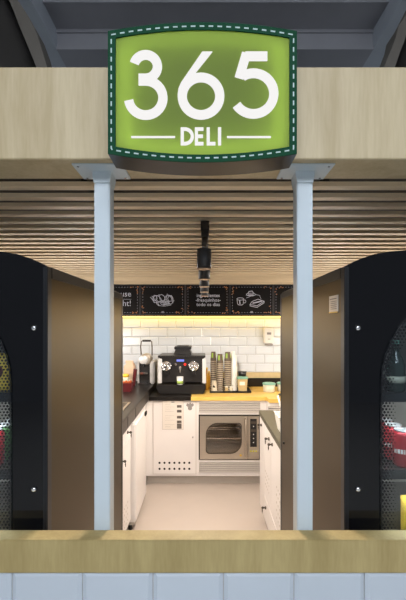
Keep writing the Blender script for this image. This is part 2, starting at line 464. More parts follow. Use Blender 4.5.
obj('border', MB().holed(o1, i1, SD, SD + .004), 'sign_border', sign)
obj('face_panel', MB().prism(barrel(110, 295, 33.5, 24.5, 151.5, 160), SD + .0045, SD + .005, 'Y'), 'sign_green', sign)
# stitching
pth = barrel(111.3, 293.5, 35, 26.3, 149.7, 158)
dash = MB(); L = 0; pp = [Vector(p) for p in pth] + [Vector(pth[0])]
acc = []; step = .0222; dl = .0115
tot = sum((pp[i + 1] - pp[i]).length for i in range(len(pp) - 1)); nd = round(tot / step); step = tot / nd
def at_len(s):
    for i in range(len(pp) - 1):
        l = (pp[i + 1] - pp[i]).length
        if s <= l + 1e-9: return pp[i] + (pp[i + 1] - pp[i]) * (s / max(l, 1e-9))
        s -= l
    return pp[-1]
for k in range(nd):
    a, b_ = at_len(k * step), at_len(k * step + dl * .5); c_ = at_len(k * step + dl)
    dash.ribbon([a, b_, c_] if (b_ - a).length > 1e-5 and (c_ - b_).length > 1e-5 else [a, c_], .0031, SD - .0012, SD)
obj('stitching', dash, 'sign_dash', sign)
# digits, in photo pixels of the sign plane, as constant-width strokes
def glyph(name, strokes, w, label=None, polys=()):
    mb = MB()
    for q_ in polys: mb.prism([(sx(x), sz(y)) for x, y in q_], SD + .0010, SD + .0042, 'Y')
    for s_ in strokes: mb.ribbon([(sx(x), sz(y)) for x, y in s_], w * SD / 400, SD + .0010, SD + .0042)
    return obj(name, mb, 'sign_white', sign, label)
def parc(cx, cy, r, a0, a1, n=28):
    return [(cx + r * math.cos(math.radians(a0 + (a1 - a0) * i / n)), cy - r * math.sin(math.radians(a0 + (a1 - a0) * i / n))) for i in range(n + 1)]
SW = 9.2
glyph('numeral', [parc(145.5, 66, 11.8, 163, -90) + [(138.4, 77.8)], parc(145.6, 97.4, 17.2, 188, 450) + [(138.4, 80.2)]], SW, 'digit 3')
glyph('numeral', [parc(201, 95.6, 18.8, 0, 359.9, 40)], SW, 'digit 6', [[(202.3, 51.1), (212.4, 51.1), (194.5, 73.5), (190.5, 80), (187, 92), (177.6, 94), (178.4, 88), (181, 82)]])
glyph('numeral', [parc(253.6, 93, 20.4, 214, 482, 34), [(267.5, 55.6), (245.4, 55.6)], [(246.6, 52.5), (239.2, 77.5)]], SW, 'digit 5')
D = 3.2
glyph('letter', [[(182.2, 127), (182.2, 144.8)], [(181, 128.6), (185, 128.6)] + parc(185, 135.9, 7.3, 85, -85, 14) + [(185, 143.2), (181, 143.2)]], D, 'letter D')
glyph('letter', [[(196.4, 127), (196.4, 144.8)], [(196.4, 128.6), (203.5, 128.6)], [(196.4, 135.8), (203, 135.8)], [(196.4, 143.2), (203.5, 143.2)]], D, 'letter E')
glyph('letter', [[(208.2, 127), (208.2, 144.8)], [(208.2, 143.2), (215.5, 143.2)]], D, 'letter L')
glyph('letter', [[(219.6, 127), (219.6, 144.8)]], D, 'letter I')
glyph('rule', [[(131, 136.6), (175, 136.6)]], 1.7); glyph('rule', [[(227, 136.6), (271, 136.6)]], 1.7)
tb = MB()      # lamps inside the case
tb.tube([(sx(125), 1.030, sz(y)) for y in (45, 90, 140)], .006)
tb.tube([(sx(280), 1.030, sz(y)) for y in (45, 90, 140)], .006)
tb.tube([(sx(x), 1.030, sz(y)) for x, y in ((122, 43), (160, 38), (202, 36), (245, 38), (284, 43))], .004)
tb.tube([(sx(x), 1.030, sz(y)) for x, y in ((122, 141), (160, 147), (202, 148), (245, 147), (284, 141))], .006)
obj('light_tubes', tb, 'tube', sign)

# ================================================================== DISPLAY COOLERS
def cooler(xi, sgn, Y1, label):
    """xi inner side x (towards the opening), sgn +1 right, -1 left"""
    W = .76; Y0 = 1.20; xc = xi + sgn * W / 2; xo = xi + sgn * W
    t = thing('display_cooler', label, 'cooler', (xc, (Y0 + Y1) / 2, 0), 'arched black display coolers beside the opening')
    def X(u): return xi + sgn * u
    top = [(0, 1.823), (.02, 1.834), (.045, 1.845), (.09, 1.860), (.14, 1.868), (.20, 1.8725), (.30, 1.875), (W / 2, 1.876)]
    full = top + [(W - u, z) for u, z in reversed(top[:-1])]
    outer = [(X(0), .02)] + [(X(u), z) for u, z in full] + [(X(W), .02)]
    if sgn < 0: outer = outer[::-1]
    # arch opening
    cxh, hw, ztop, zbot = W / 2, .272, 1.745, .30
    R = hw
    arch = [(X(cxh - hw), zbot)] + [(X(cxh + R * math.cos(math.radians(a))), ztop - R * .98 + R * .98 * math.sin(math.radians(a))) for a in range(180, -1, -9)] + [(X(cxh + hw), zbot)]
    fp = MB().holed(outer, arch, Y0, Y0 + .03)
    front = obj('front_panel', fp, 'black_gloss', t)
    obj('corner_trim', MB().box(min(X(-.003), X(.011)), max(X(-.003), X(.011)), Y0 - .004, Y0 + .03, .02, 1.822, .002), 'black_trim', t)
    sb = MB(); sb.box(min(X(0), X(.02)), max(X(0), X(.02)), Y0 + .0305, Y1, .06, 1.79)
    sp = obj('side_panel', sb, 'bronze', t, 'bronze inner side panel')
    obj('side_panel', MB().box(min(X(W - .02), X(W)), max(X(W - .02), X(W)), Y0 + .0305, Y1, .06, 1.79), 'black_trim', t)
    fr = MB()
    fr.prism([(Y0 + .031, 1.79), (Y1, 1.79), (Y1, 1.815), (Y0 + .031, 1.823)], X(-.004), X(.02), 'X')
    fr.box(min(X(-.001), X(.02)), max(X(-.001), X(.02)), Y1, Y1 + .035, .02, 1.815, .002)
    fr.box(min(X(-.001), X(.02)), max(X(-.001), X(.02)), Y0 + .031, Y1, .02, .06)
    obj('side_frame', fr, 'black_trim', t)
    tp = [(X(u), z - .004) for u, z in full] + [(X(W - .021), 1.79), (X(.021), 1.79)]
    obj('top_panel', MB().prism(tp, Y0 + .031, Y1, 'Y'), 'black_trim', t)
    obj('back_panel', MB().box(min(X(.021), X(W - .021)), max(X(.021), X(W - .021)), Y1 - .02, Y1, .06, 1.789), 'black_trim', t)
    obj('plinth', MB().box(min(X(.03), X(W - .03)), max(X(.03), X(W - .03)), Y0 + .05, Y1 - .03, 0, .059), 'black', t)
    lin = MB(); a, b_ = min(X(.06), X(W - .06)), max(X(.06), X(W - .06))
    lin.box(a, b_, 1.78, 1.79, .25, 1.76); lin.box(a - .012, a, Y0 + .032, 1.79, .25, 1.76); lin.box(b_, b_ + .012, Y0 + .032, 1.79, .25, 1.76)
    lin.box(a, b_, Y0 + .032, 1.78, 1.75, 1.76); lin.box(a, b_, Y0 + .032, 1.78, .25, .26)
    obj('liner', lin, 'cab_edge', t)
    for z in (1.18, 1.425, .95, .70, .45):
        sh = obj('shelf', MB().box(a + .001, b_ - .001, Y0 + .07, 1.775, z - .012, z, .002), 'steel_dark', t)
        obj('shelf_lip', MB().box(a + .001, b_ - .001, Y0 + .066, Y0 + .0695, z - .022, z + .008, .001), 'black_trim', sh)
        obj('strip_light', MB().box(a + .03, b_ - .03, Y0 + .085, Y0 + .095, z - .018, z - .0125), 'cool_led', sh)
    # glass and its dotted border
    ga = [(X(cxh - hw - .004), zbot - .004)] + [(X(cxh + (R + .004) * math.cos(math.radians(a))), ztop - R * .98 + (R * .98 + .004) * math.sin(math.radians(a))) for a in range(180, -1, -9)] + [(X(cxh + hw + .004), zbot - .004)]
    door = obj('glass_door', MB().prism(ga, Y0 - .0045, Y0 - .0015, 'Y'), 'glass', t)
    dots = MB(); b = dots.bm; p = .0105; zc = ztop - R * .98
    nrow = int((ztop - .95) / (p * .866))
    for j in range(nrow):
        z = ztop - .004 - j * p * .866
        u = cxh - hw + .003 + (p / 2 if j % 2 else 0)
        while u < cxh + hw:
            du = abs(u - cxh)
            dist = hw - du if z < zc else R - math.hypot(du, (z - zc) / .98)
            if .002 < dist < .040:
                r = .0050 * (1 - dist / .06)
                vs = [b.verts.new((X(u) + r * math.cos(k * PI / 3 + PI / 6), Y0 - .005, z + r * math.sin(k * PI / 3 + PI / 6))) for k in range(6)]
                b.faces.new(vs)
            u += p
    obj('dotted_border', dots, 'black_trim', door)
    rim = MB()
    ar = [(X(cxh - hw), .95)] + [(X(cxh + R * math.cos(math.radians(a))), zc + R * .98 * math.sin(math.radians(a))) for a in range(180, -1, -6)] + [(X(cxh + hw), .95)]
    rim.ribbon(ar, .003, Y0 - .0065, Y0 - .0045)
    obj('door_rim', rim, 'black_trim', door)
    for z in (1.638, 1.155):
        k = X(.038)
        lk = MB(); lk.lathe([(.0075, 0), (.0085, -.003), (.006, -.007), (.003, -.008)], k, Y0, z, 'Y', 18)
        obj('lock', lk, 'chrome', t)
    return t
cr = cooler(.42, 1, 2.19, 'black arched display cooler right of the opening, holding red cans')
cl_ = cooler(-.474, -1, 2.27, 'black arched display cooler left of the opening, holding yellow pack')
# label on the right cooler's inner side
nl = MB(); nl.box(.4165, .4195, 1.258, 1.342, 1.690, 1.742, m='paper')
nl.box(.4160, .4165, 1.266, 1.334, 1.73, 1.733, m='ink'); 
for q in range(5): nl.box(.4160, .4165, 1.266, 1.325, 1.722 - q * .006, 1.724 - q * .006, m='ink')
nl.box(.4158, .4166, 1.258, 1.342, 1.686, 1.690, m='yellow')
obj('notice_label', nl, None, cr, 'white printed notice label')
obj('lock', MB().lathe([(.006, 0), (.007, -.004), (.003, -.008)], .42, 2.12, 1.02, 'X', 12), 'black', cr)

def can(x, y, z, body, label, group):
    t = thing('drink_can', label, 'can', (x, y, z), group)
    obj('can_body', MB().lathe([(.024, 0), (.031, .006), (.033, .012), (.033, .106), (.027, .117)], x, y, z, n=28), body, t)
    obj('can_lid', MB().lathe([(.027, .1172), (.0275, .1215), (.0262, .1215), (.025, .1185)], x, y, z, n=28), 'alu', t)
    lb_ = MB()
    for k, (a0, a1) in enumerate(((196, 206), (210, 214), (218, 230), (234, 246), (250, 254), (258, 270), (274, 284))):
        pts = [(x + .0333 * math.cos(math.radians(a)), y + .0333 * math.sin(math.radians(a))) for a in (a0, (a0 + a1) / 2, a1)]
        pts += [(x + .0329 * math.cos(math.radians(a)), y + .0329 * math.sin(math.radians(a))) for a in (a1, (a0 + a1) / 2, a0)]
        lb_.prism(pts, z + .048, z + .062, 'Z')
    obj('lettering', lb_, 'cup_white', t)
ords = ['in the front row', 'second from the front', 'third from the front', 'fourth from the front', 'fifth from the front', 'in the last row']
for k in range(6):
    can(.655, 1.325 + k * .069, 1.18, 'red_can', 'red drink can with white band in the right cooler, ' + ords[k], 'red cans in the right cooler')
for k in range(4):
    can(-.70, 1.325 + k * .069, 1.18, 'red_can' if k < 1 else 'green_can', ('red' if k < 1 else 'green') + ' drink can in the left cooler, ' + ords[k], 'cans in the left cooler')
# bottle and packs
def bottle(x, y, z, label):
    t = thing('bottle', label, 'bottle', (x, y, z))
    obj('glass_body', MB().lathe([(.028, 0), (.031, .006), (.031, .085), (.026, .105), (.013, .128), (.012, .158)], x, y, z), 'bottle', t)
    obj('paper_label', MB().lathe([(.0316, .03), (.0316, .052)], x, y, z), 'tub', t)
    obj('cap', MB().lathe([(.0135, .158), (.0135, .172)], x, y, z), 'teal', t)
bottle(.64, 1.345, 1.425, 'dark green bottle with pale label above the red cans in the right cooler')
def pack(x, y, z, w, h, m, label, name='snack_pack'):
    t = thing(name, label, 'snack pack', (x, y, z))
    mb = MB(); b = mb.bm; n = 8; m_ = 10; V = []
    for side in (-1, 1):
        g = []
        for i in range(m_ + 1):
            row = []
            for j in range(n + 1):
                u = j / n * 2 - 1; v = i / m_ * 2 - 1
                th = .018 * (1 - u ** 4) * (1 - v ** 4) + .0008
                row.append(b.verts.new((x + u * w / 2, y + side * th, z + (v + 1) / 2 * h)))
            g.append(row)
        for i in range(m_):
            for j in range(n):
                q = (g[i][j], g[i][j + 1], g[i + 1][j + 1], g[i + 1][j]); f = b.faces.new(q if side < 0 else q[::-1]); f.smooth = True
        V.append(g)
    bmesh.ops.remove_doubles(b, verts=b.verts[:], dist=.002)
    obj('pouch', mb, m, t)
    obj('printed_panel', MB().lathe([(w * .26, 0), (w * .26, -.002)], x, y - .0185, z + h * .55, 'Y', 20), 'red' if m != 'red' else 'paper', t)
pack(-.678, 1.31, 1.425, .10, .13, 'yellow', 'yellow snack pack on the upper shelf of the left cooler')
pack(.700, 1.33, .952, .10, .13, 'yellow', 'yellow snack pack below the red cans in the right cooler')

# ================================================================== TRACK LIGHT
tr = thing('track_light', 'black ceiling track running back under the wooden slats', 'track light', (0, 2.7, 2.105))
obj('rail', MB().box(-.017, .017, 1.77, 3.75, 2.066, 2.104, .002), 'spot_black', tr)
obj('end_cap', MB().box(-.019, .019, 1.757, 1.7695, 2.060, 2.104, .002), 'black', tr)
ordn = ['nearest the front', 'second from the front', 'third from the front', 'fourth from the front', 'farthest back']
protos = None
for k, y in enumerate((1.80, 2.22, 2.66, 3.10, 3.55)):
    if k == 0:
        s0 = thing('spotlight', '', 'spotlight', (0, y, 2.065)); r_ = .0325
        obj('track_adapter', MB().box(-.017, .017, y - .028, y + .028, 2.040, 2.0655, .003), 'black', s0)
        obj('arm', MB().tube([(0, y, 2.041), (0, y, 2.015), (-.004, y, 1.999)], [.015, .012, .010], 12).tube([(-.015, y, 2.012), (.007, y, 2.012)], .011, 12), 'steel_dark', s0)
        cy_ = MB()
        cy_.lathe([(r_ - .003, .09), (r_, .087), (r_, 0), (r_ - .0035, 0), (r_ - .0035, .07)], -.004, y, 1.898, 'Z', 28)
        obj('lamp_housing', cy_, 'spot_black', s0)
        obj('lit_rim_ring', MB().lathe([(r_ - .002, .0), (r_ + .0006, .0), (r_ + .0006, .003), (r_ - .002, .003)], -.004, y, 1.896, 'Z', 28), 'kraft', s0)  # glow of the lit lamp mouth put into the ring's pale colour
        obj('bulb', MB().lathe([(.010, 0), (.024, .012), (.026, .02)], -.004, y, 1.915, 'Z', 20), 'bulb', s0)
        s = s0
    else:
        s = copy_tree(s0); s.location.y = y
    s['label'] = 'black cylinder ceiling spotlight, ' + ordn[k] + ' on the track'
    s['group'] = 'spotlights on the ceiling track'
    L_ = bpy.data.lights.new('spot_lamp', 'SPOT'); L_.energy = 24 if k == 0 else 50; L_.color = (1.0, .72, .45) if k == 0 else (1.0, .88, .77); L_.spot_size = math.radians(165); L_.spot_blend = .3; L_.shadow_soft_size = .022
    lo = bpy.data.objects.new('spot_lamp', L_); C.objects.link(lo); lo.location = (-.004, y, 1.893)

# ================================================================== MENU BOARDS
MD = 4.65
bz0, bz1 = PZ(315.2, MD), PZ(284.6, MD)
def chalk_path(mb, pts, w=.006, closed=False):
    mb.ribbon(pts, w, MD - .0035, MD - .001, closed=closed)
def board(xa, xb, label, kind):
    x0, x1 = PX(xa, MD), PX(xb, MD); xc = (x0 + x1) / 2
    t = thing('menu_board', label, 'menu board', (xc, MD + .04, bz0), 'black menu boards above the back counter')
    obj('panel', MB().box(x0 + .012, x1 - .012, MD, MD + .085, bz0 + .012, bz1 - .012), 'board', t)
    obj('frame', MB().holed([(x0, bz0), (x1, bz0), (x1, bz1), (x0, bz1)], [(x0 + .012, bz0 + .012), (x1 - .012, bz0 + .012), (x1 - .012, bz1 - .012), (x0 + .012, bz1 - .012)], MD - .008, MD + .09), 'board_frame', t)
    db = MB(); i = .030; bx0, bx1, cz0, cz1 = x0 + i, x1 - i, bz0 + i, bz1 - i
    n = 14
    for k in range(n):
        u = bx0 + (bx1 - bx0) * (k + .25) / n; v = u + (bx1 - bx0) / n * .5
        for z in (cz0, cz1): db.ribbon([(u, z), (v, z)], .0045, MD - .002, MD - .0005)
    n = 9
    for k in range(n):
        u = cz0 + (cz1 - cz0) * (k + .25) / n; v = u + (cz1 - cz0) / n * .5
        for x in (bx0, bx1): db.ribbon([(x, u), (x, v)], .0045, MD - .002, MD - .0005)
    obj('dashed_border', db, 'chalk_dim', t)
    om = MB(); rnd = random.Random(int(xa))
    for cx_, cz_, sx_, sz_ in ((bx0, cz0, 1, 1), (bx1, cz0, -1, 1), (bx0, cz1, 1, -1), (bx1, cz1, -1, -1)):
        for k in range(7):
            u = rnd.uniform(-.01, .085); v = rnd.uniform(-.01, .012)
            if rnd.random() < .45: u, v = v, u
            px_, pz_ = cx_ + sx_ * u, cz_ + sz_ * v; r = rnd.uniform(.005, .009)
            om.prism([(px_ + r * math.cos(a * PI / 3), pz_ + r * .8 * math.sin(a * PI / 3)) for a in range(6)], MD - .003, MD - .0005, 'Y')
    obj('corner_ornaments', om, 'ornament', t)
    return t, xc, x0, x1
# 1: writing, mostly behind the left cooler
t, xc, x0, x1 = board(95.5, 140, 'black menu board lettered "use" and "ght!" behind the left cooler', 1)
obj('lettering', text_mb('use', .095, x1 - .10, MD - .002, PZ(296.5, MD), 'RIGHT', bold=.0), None, t)
obj('lettering', text_mb('ght!', .095, x1 - .10, MD - .002, PZ(306, MD), 'RIGHT', bold=.0), None, t)
r_ = MB(); r_.ribbon([(x1 - .30, PZ(299.3, MD)), (x1 - .10, PZ(299.3, MD))], .005, MD - .003, MD - .001); obj('rule', r_, 'chalk_dim', t)
# 2: sketch of filled wraps / fruit
t, xc, x0, x1 = board(140.2, 185.2, 'black menu board with a chalk sketch of filled sandwiches, second from left', 2)
sk = MB(); q = PZ(300, MD)
def W(x, y): return (PX(x, MD), PZ(y, MD))
for cx_, cy_, rx, ry, a in ((157, 299.5, 4.6, 3.6, 20), (160.5, 298, 4.2, 3.4, -10), (169, 300, 4.6, 4.2, 30), (165, 302.5, 4.5, 2.4, 0), (161, 303.5, 4.4, 2.2, 10), (170.5, 298.5, 2.6, 3.2, 0), (155, 298, 2.0, 2.6, 0)):
    rnd = random.Random(cx_); pts = []
    for k in range(16):
        aa = 2 * PI * k / 16; rr = 1 + rnd.uniform(-.16, .16); u, v = rx * rr * math.cos(aa), ry * rr * math.sin(aa)
        ca, sa = math.cos(math.radians(a)), math.sin(math.radians(a)); pts.append(W(cx_ + u * ca - v * sa, cy_ + u * sa + v * ca))
    chalk_path(sk, pts, .0055, True)
for p in ([(152, 296), (156, 301), (159, 305)], [(159, 294.5), (160, 299), (163, 303)], [(167, 295), (166, 299), (170, 304)], [(158, 305.5), (164, 306.2), (171, 305)], [(155, 303), (150.5, 297)], [(167, 294), (171, 297), (173, 303)]):
    chalk_path(sk, [W(*u) for u in p], .006)
for u0, u1, v in ((162, 168, 301.2), (161, 169, 302.6), (163, 167, 304)): chalk_path(sk, [W(u0, v), W(u1, v + .4)], .010)
obj('chalk_drawing', sk, 'chalk', t)
em = MB(); em.box(PX(161.6, MD), PX(164, MD), MD - .003, MD - .001, PZ(313.0, MD), PZ(311.2, MD)); obj('emblem', em, 'chalk_dim', t)
# 3: lettering
t, xc, x0, x1 = board(185.4, 229.6, 'black menu board lettered "ingredientes fresquinhos todos os dias" behind the spotlights', 3)
for s_, y in (('ingredientes', 297.0), ('-fresquinhos-', 301.6), ('todo os dias', 306.0)):
    obj('lettering', text_mb(s_, .055, PX(208.2, MD), MD - .002, PZ(y, MD), 'CENTER', bold=.0006), None, t)
# 4: cup, bowl, sandwich sketch
t, xc, x0, x1 = board(229.8, 273.2, 'black menu board with a chalk sketch of cup, cake and sandwich, fourth from left', 4)
sk = MB()
def ell(cx_, cy_, rx, ry, w=.006, a0=0, a1=360, closed=True):
    n = 18; pts = [W(cx_ + rx * math.cos(math.radians(a0 + (a1 - a0) * k / n)), cy_ + ry * math.sin(math.radians(a0 + (a1 - a0) * k / n))) for k in range(n if closed else n + 1)]
    chalk_path(sk, pts, w, closed)
ell(240.3, 299, 3.4, 1.2); chalk_path(sk, [W(237, 299), W(237.6, 304), W(239, 305), W(242, 305), W(243.2, 304), W(243.7, 299)]); ell(244.6, 301.4, 1.2, 1.5)
chalk_path(sk, [W(239.6, 300.5), W(240, 304.2)], .012)
ell(250.8, 294.6, 4.6, 1.4); chalk_path(sk, [W(247.5, 294), W(249, 291.6), W(252, 291), W(254, 293.6)], .008); chalk_path(sk, [W(248, 295), W(253.6, 295)], .012)
chalk_path(sk, [W(250, 304.5), W(257, 305.8), W(264, 301.2), W(258, 299.2), W(252, 301.5), W(250, 304.5), W(250.2, 306), W(257, 307.4), W(264, 302.8), W(264, 301.2)], .007)
chalk_path(sk, [W(252.5, 303.2), W(258, 302), W(262, 301)], .014)
chalk_path(sk, [W(246.2, 298), W(249, 297), W(250.5, 296.3)], .004); chalk_path(sk, [W(255.5, 294.6), W(259.5, 295.4), W(261, 299)], .004)
obj('chalk_drawing', sk, 'chalk', t)
em = MB(); em.box(PX(250.4, MD), PX(252.8, MD), MD - .003, MD - .001, PZ(313.0, MD), PZ(311.2, MD)); obj('emblem', em, 'chalk_dim', t)
t, xc, x0, x1 = board(273.4, 318, 'black menu board mostly hidden behind the right cooler, last on the right', 5)
# LED strip under the boards
lt = thing('led_strip_light', 'yellow light strip glowing under the row of menu boards', 'light', (0, 4.71, bz0))
obj('channel', MB().box(-1.27, 1.30, 4.645, 4.745, bz0 - .012, bz0 - .001), 'board_frame', lt)
obj('diffuser', MB().box(-1.26, 1.29, 4.650, 4.740, bz0 - .019, bz0 - .0125), 'led', lt)

# ================================================================== CABINETS
def lock(mb, x, y, z, axis, s=1.0):
    """small chrome cam lock with a key; axis 'Y-' faces the camera, 'X+' / 'X-' face sideways"""
    if axis == 'Y-':
        mb.lathe([(.009 * s, 0), (.009 * s, -.006), (.004 * s, -.010)], x, y, z, 'Y', 14)
    else:
        g = 1 if axis == 'X+' else -1
        mb.lathe([(.012 * s, 0), (.012 * s, g * .007), (.005 * s, g * .010)], x, y, z, 'X', 14)
        mb.box(min(x + g * .010, x + g * .020), max(x + g * .010, x + g * .020), y - .0015, y + .0015, z - .005, z + .005)
        mb.lathe([(.010 * s, -.0012), (.010 * s, .0012)], x + g * .026, y, z, 'Y', 12)
        mb.tube([(x + g * .030, y, z - .004), (x + g * .028, y + .004, z - .022), (x + g * .030, y, z - .040)], [.0015, .005, .0015], 6)
    return mb
ZB, ZT = .10, .872
FY = 4.08
# back cabinet with ventilated door
XA, XB = PX(146, FY), PX(197.2, FY)
t = thing('base_cabinet', 'white base cabinet under the espresso machine with notice sheet on door', 'cabinet', ((XA + XB) / 2, FY + .3, 0))
obj('carcass', MB().box(XA, XB - .001, FY + .004, YB - .02, ZB, ZT - .002), 'cab', t)
obj('kickboard', MB().box(XA, XB - .001, 4.15, 4.17, 0, ZB - .001), 'cab_edge', t)
dx0, dx1 = PX(153.2, FY), PX(195.8, FY)
ex = MB().holed([(dx0 - .004, .118), (dx1 + .004, .118), (dx1 + .004, ZT - .016), (dx0 - .004, ZT - .016)], [(dx0, .122), (dx1, .122), (dx1, ZT - .020), (dx0, ZT - .020)], FY + .001, FY + .0038)
obj('door_gap', ex, 'cab_edge', t)
dr = obj('door', MB().box(dx0 + .001, dx1 - .001, FY - .006, FY + .0038, .123, ZT - .021, .0015), 'cab', t)
obj('lock', lock(MB(), PX(192.8, FY), FY - .006, PZ(437, FY), 'Y-'), 'chrome', dr)
for k in range(7):
    for y in (462.6, 468.6):
        x, z = PX(159.6 + k * 4.95, FY), PZ(y, FY)
        obj('vent_hole', MB().lathe([(.0115, 0), (.0115, -.0015)], x, FY - .006, z, 'Y', 10), 'gap', dr)
# notice sheet
ns = thing('notice_sheet', 'printed white instruction sheet on the base cabinet door', 'notice', (PX(172.7, FY), FY - .008, PZ(429.5, FY)))
nx0, nx1, nz0, nz1 = PX(162.2, FY), PX(183.6, FY), PZ(429.5, FY), PZ(400.4, FY)
obj('sheet', MB().box(nx0, nx1, FY - .0085, FY - .0072, nz0, nz1), 'paper', ns)
il = MB()
for k in range(22):
    z = PZ(404.5 + k * 1.1, FY)
    if k % 2 == 1 or k in (8, 16): continue
    il.box(PX(165, FY), PX(165 + (9.5 if k % 4 else 5.5), FY), FY - .0092, FY - .0086, z - .0014, z)
il.box(PX(171.5, FY), PX(174.5, FY), FY - .0092, FY - .0086, PZ(402.4, FY), PZ(401.4, FY))
il.ribbon([(nx0 + .003, nz0 + .003), (nx1 - .003, nz0 + .003), (nx1 - .003, nz1 - .003), (nx0 + .003, nz1 - .003)], .0018, FY - .0092, FY - .0086, closed=True)
obj('printed_text', il, 'ink', ns)
for y in (406.2, 411.0, 417.0, 421.6, 424.6, 427.2):
    obj('printed_picture', MB().box(PX(177, FY), PX(181.6, FY), FY - .0092, FY - .0086, PZ(y + 1.3, FY), PZ(y - 1.3, FY)), 'photo', ns)
# emblem sticker
st = MB(); q = [(186.0, 405), (187.5, 403), (189, 403.6), (190.2, 402.2), (191.4, 403.6), (193.0, 403), (194.0, 405), (192.5, 406.6), (187.5, 406.6)]
st.prism([(PX(x, FY), PZ(y, FY)) for x, y in q], FY - .0085, FY - .0062, 'Y')
st.lathe([(.022, 0), (.022, -.0016)], PX(190, FY), FY - .0064, PZ(408, FY), 'Y', 18)
solo('emblem_sticker', st, 'ink', 'small grey crown-like sticker at the top right of the base cabinet door', 'sticker', loc=(PX(190, FY), FY - .006, PZ(410.5, FY)))

# oven cabinet
XC = PX(266, FY)
t = thing('oven_cabinet', 'white cabinet with louvred vent panels framing the built-in oven', 'cabinet', ((XB + XC) / 2, FY + .3, 0))
cb = MB(); oz0, oz1 = PZ(460.3, FY), PZ(414.6, FY); ox0, ox1 = PX(198.6, FY), PX(260.5, FY)
cb.box(XB, ox0, FY, YB - .02, ZB, ZT - .002); cb.box(ox1, XC, FY, YB - .02, ZB, ZT - .002)
cb.box(ox0, ox1, FY + .02, YB - .02, oz1, ZT - .002); cb.box(ox0, ox1, FY + .02, YB - .02, ZB, oz0); cb.box(ox0, ox1, YB - .04, YB - .02, oz0, oz1)
cb.box(ox0, ox1, FY, FY + .02, oz1 , oz1 + .012); cb.box(ox0, ox1, FY, FY + .02, ZT - .022, ZT - .002); cb.box(ox0, ox1, FY, FY + .02, ZB, ZB + .022); cb.box(ox0, ox1, FY, FY + .02, oz0 - .012, oz0)
obj('carcass', cb, 'cab', t)
obj('kickboard', MB().box(XB, XC, 4.15, 4.17, 0, ZB - .001), 'cab_edge', t)
def louver(x0, x1, z0, z1, y, parent):
    mb = MB(); mb.box(x0, x1, y + .010, y + .014, z0, z1, m='gap')
    n = max(4, int((z1 - z0) / .018)); p = (z1 - z0) / n
    for k in range(n):
        zz = z0 + k * p
        mb.prism([(y - .002, zz + p * .15), (y + .009, zz + p * .60), (y + .009, zz + p * .90), (y - .002, zz + p * .60)], x0, x1, 'X', m='louvre')
    return obj('louvre_panel', mb, None, parent)
louver(ox0 + .004, ox1 - .002, PZ(412.4, FY), PZ(401.6, FY), FY, t)
louver(ox0 + .004, ox1 - .002, PZ(472.5, FY), PZ(462.4, FY), FY, t)
lv = MB()
for z0, z1 in ((PZ(413, FY), PZ(401, FY)), (PZ(473.1, FY), PZ(461.8, FY))):
    lv.ribbon([(ox0 + .002, z0), (ox1, z0), (ox1, z1), (ox0 + .002, z1)], .006, FY - .006, FY - .001, closed=True)
obj('louvre_frame', lv, 'cab', t)
# oven
ov = thing('convection_oven', 'stainless steel convection oven built into the white back cabinet', 'oven', ((ox0 + ox1) / 2, FY + .25, oz0))
a0, a1, b0, b1 = ox0 + .013, ox1 - .016, oz0 + .013, oz1 - .014
ob = MB(); ob.box(a0, a0 + .02, FY + .012, FY + .5, b0, b1); ob.box(a1 - .10, a1, FY + .012, FY + .5, b0, b1)
ob.box(a0 + .02, a1 - .10, FY + .012, FY + .5, b1 - .03, b1); ob.box(a0 + .02, a1 - .10, FY + .012, FY + .5, b0, b0 + .03); ob.box(a0 + .02, a1 - .10, FY + .48, FY + .5, b0 + .03, b1 - .03)
obj('oven_body', ob, 'cavity', ov)
obj('dark_gap_ring', MB().holed([(ox0 + .001, oz0 + .001), (ox1 - .001, oz0 + .001), (ox1 - .001, oz1 - .001), (ox0 + .001, oz1 - .001)], [(a0 + .002, b0 + .002), (a1 - .002, b0 + .002), (a1 - .002, b1 - .002), (a0 + .002, b1 - .002)], FY + .0105, FY + .0115), 'gap', ov)  # black ring paints the shade of the open gap around the oven
dxa, dxb = a0, PX(247.5, FY)
wx0, wx1, wz0, wz1 = PX(206, FY), PX(241.5, FY), PZ(453.2, FY), PZ(422.8, FY)
def rr(x0, x1, z0, z1, rs, n=7):
    """rounded rect, radii: bl, br, tr, tl"""
    pts = []
    for (cx_, cz_, a, r) in ((x0 + rs[0], z0 + rs[0], 180, rs[0]), (x1 - rs[1], z0 + rs[1], 270, rs[1]), (x1 - rs[2], z1 - rs[2], 0, rs[2]), (x0 + rs[3], z1 - rs[3], 90, rs[3])):
        pts += arc(cx_, cz_, r, a, a + 90, n)
    return pts
win = rr(wx0, wx1, wz0, wz1, (.035, .12, .03, .12))
dr = obj('door', MB().holed([(dxa, b0), (dxb, b0), (dxb, b1), (dxa, b1)], win, FY - .012, FY + .010), 'steel', ov)
obj('window_gasket', MB().holed(rr(wx0 - .003, wx1 + .003, wz0 - .003, wz1 + .003, (.038, .122, .033, .122)), rr(wx0 + .006, wx1 - .006, wz0 + .006, wz1 - .006, (.03, .115, .026, .115)), FY - .0145, FY - .0122), 'steel_dark', dr)
obj('window_glass', MB().prism(rr(wx0 - .004, wx1 + .004, wz0 - .004, wz1 + .004, (.038, .122, .033, .122)), FY - .004, FY + .0, 'Y'), 'oven_glass', dr)
obj('handle', MB().tube([(PX(245, FY), FY - .013, b0 + .02), (PX(245, FY), FY - .04, b0 + .04), (PX(245, FY), FY - .04, b1 - .04), (PX(245, FY), FY - .013, b1 - .02)], .007, 10), 'steel', dr)
lg = MB(); lg.lathe([(.011, 0), (.011, -.0015)], PX(240.6, FY), FY - .0122, PZ(455, FY), 'Y', 14); obj('badge', lg, 'amber_led' and 'yellow', dr)
rk = MB()
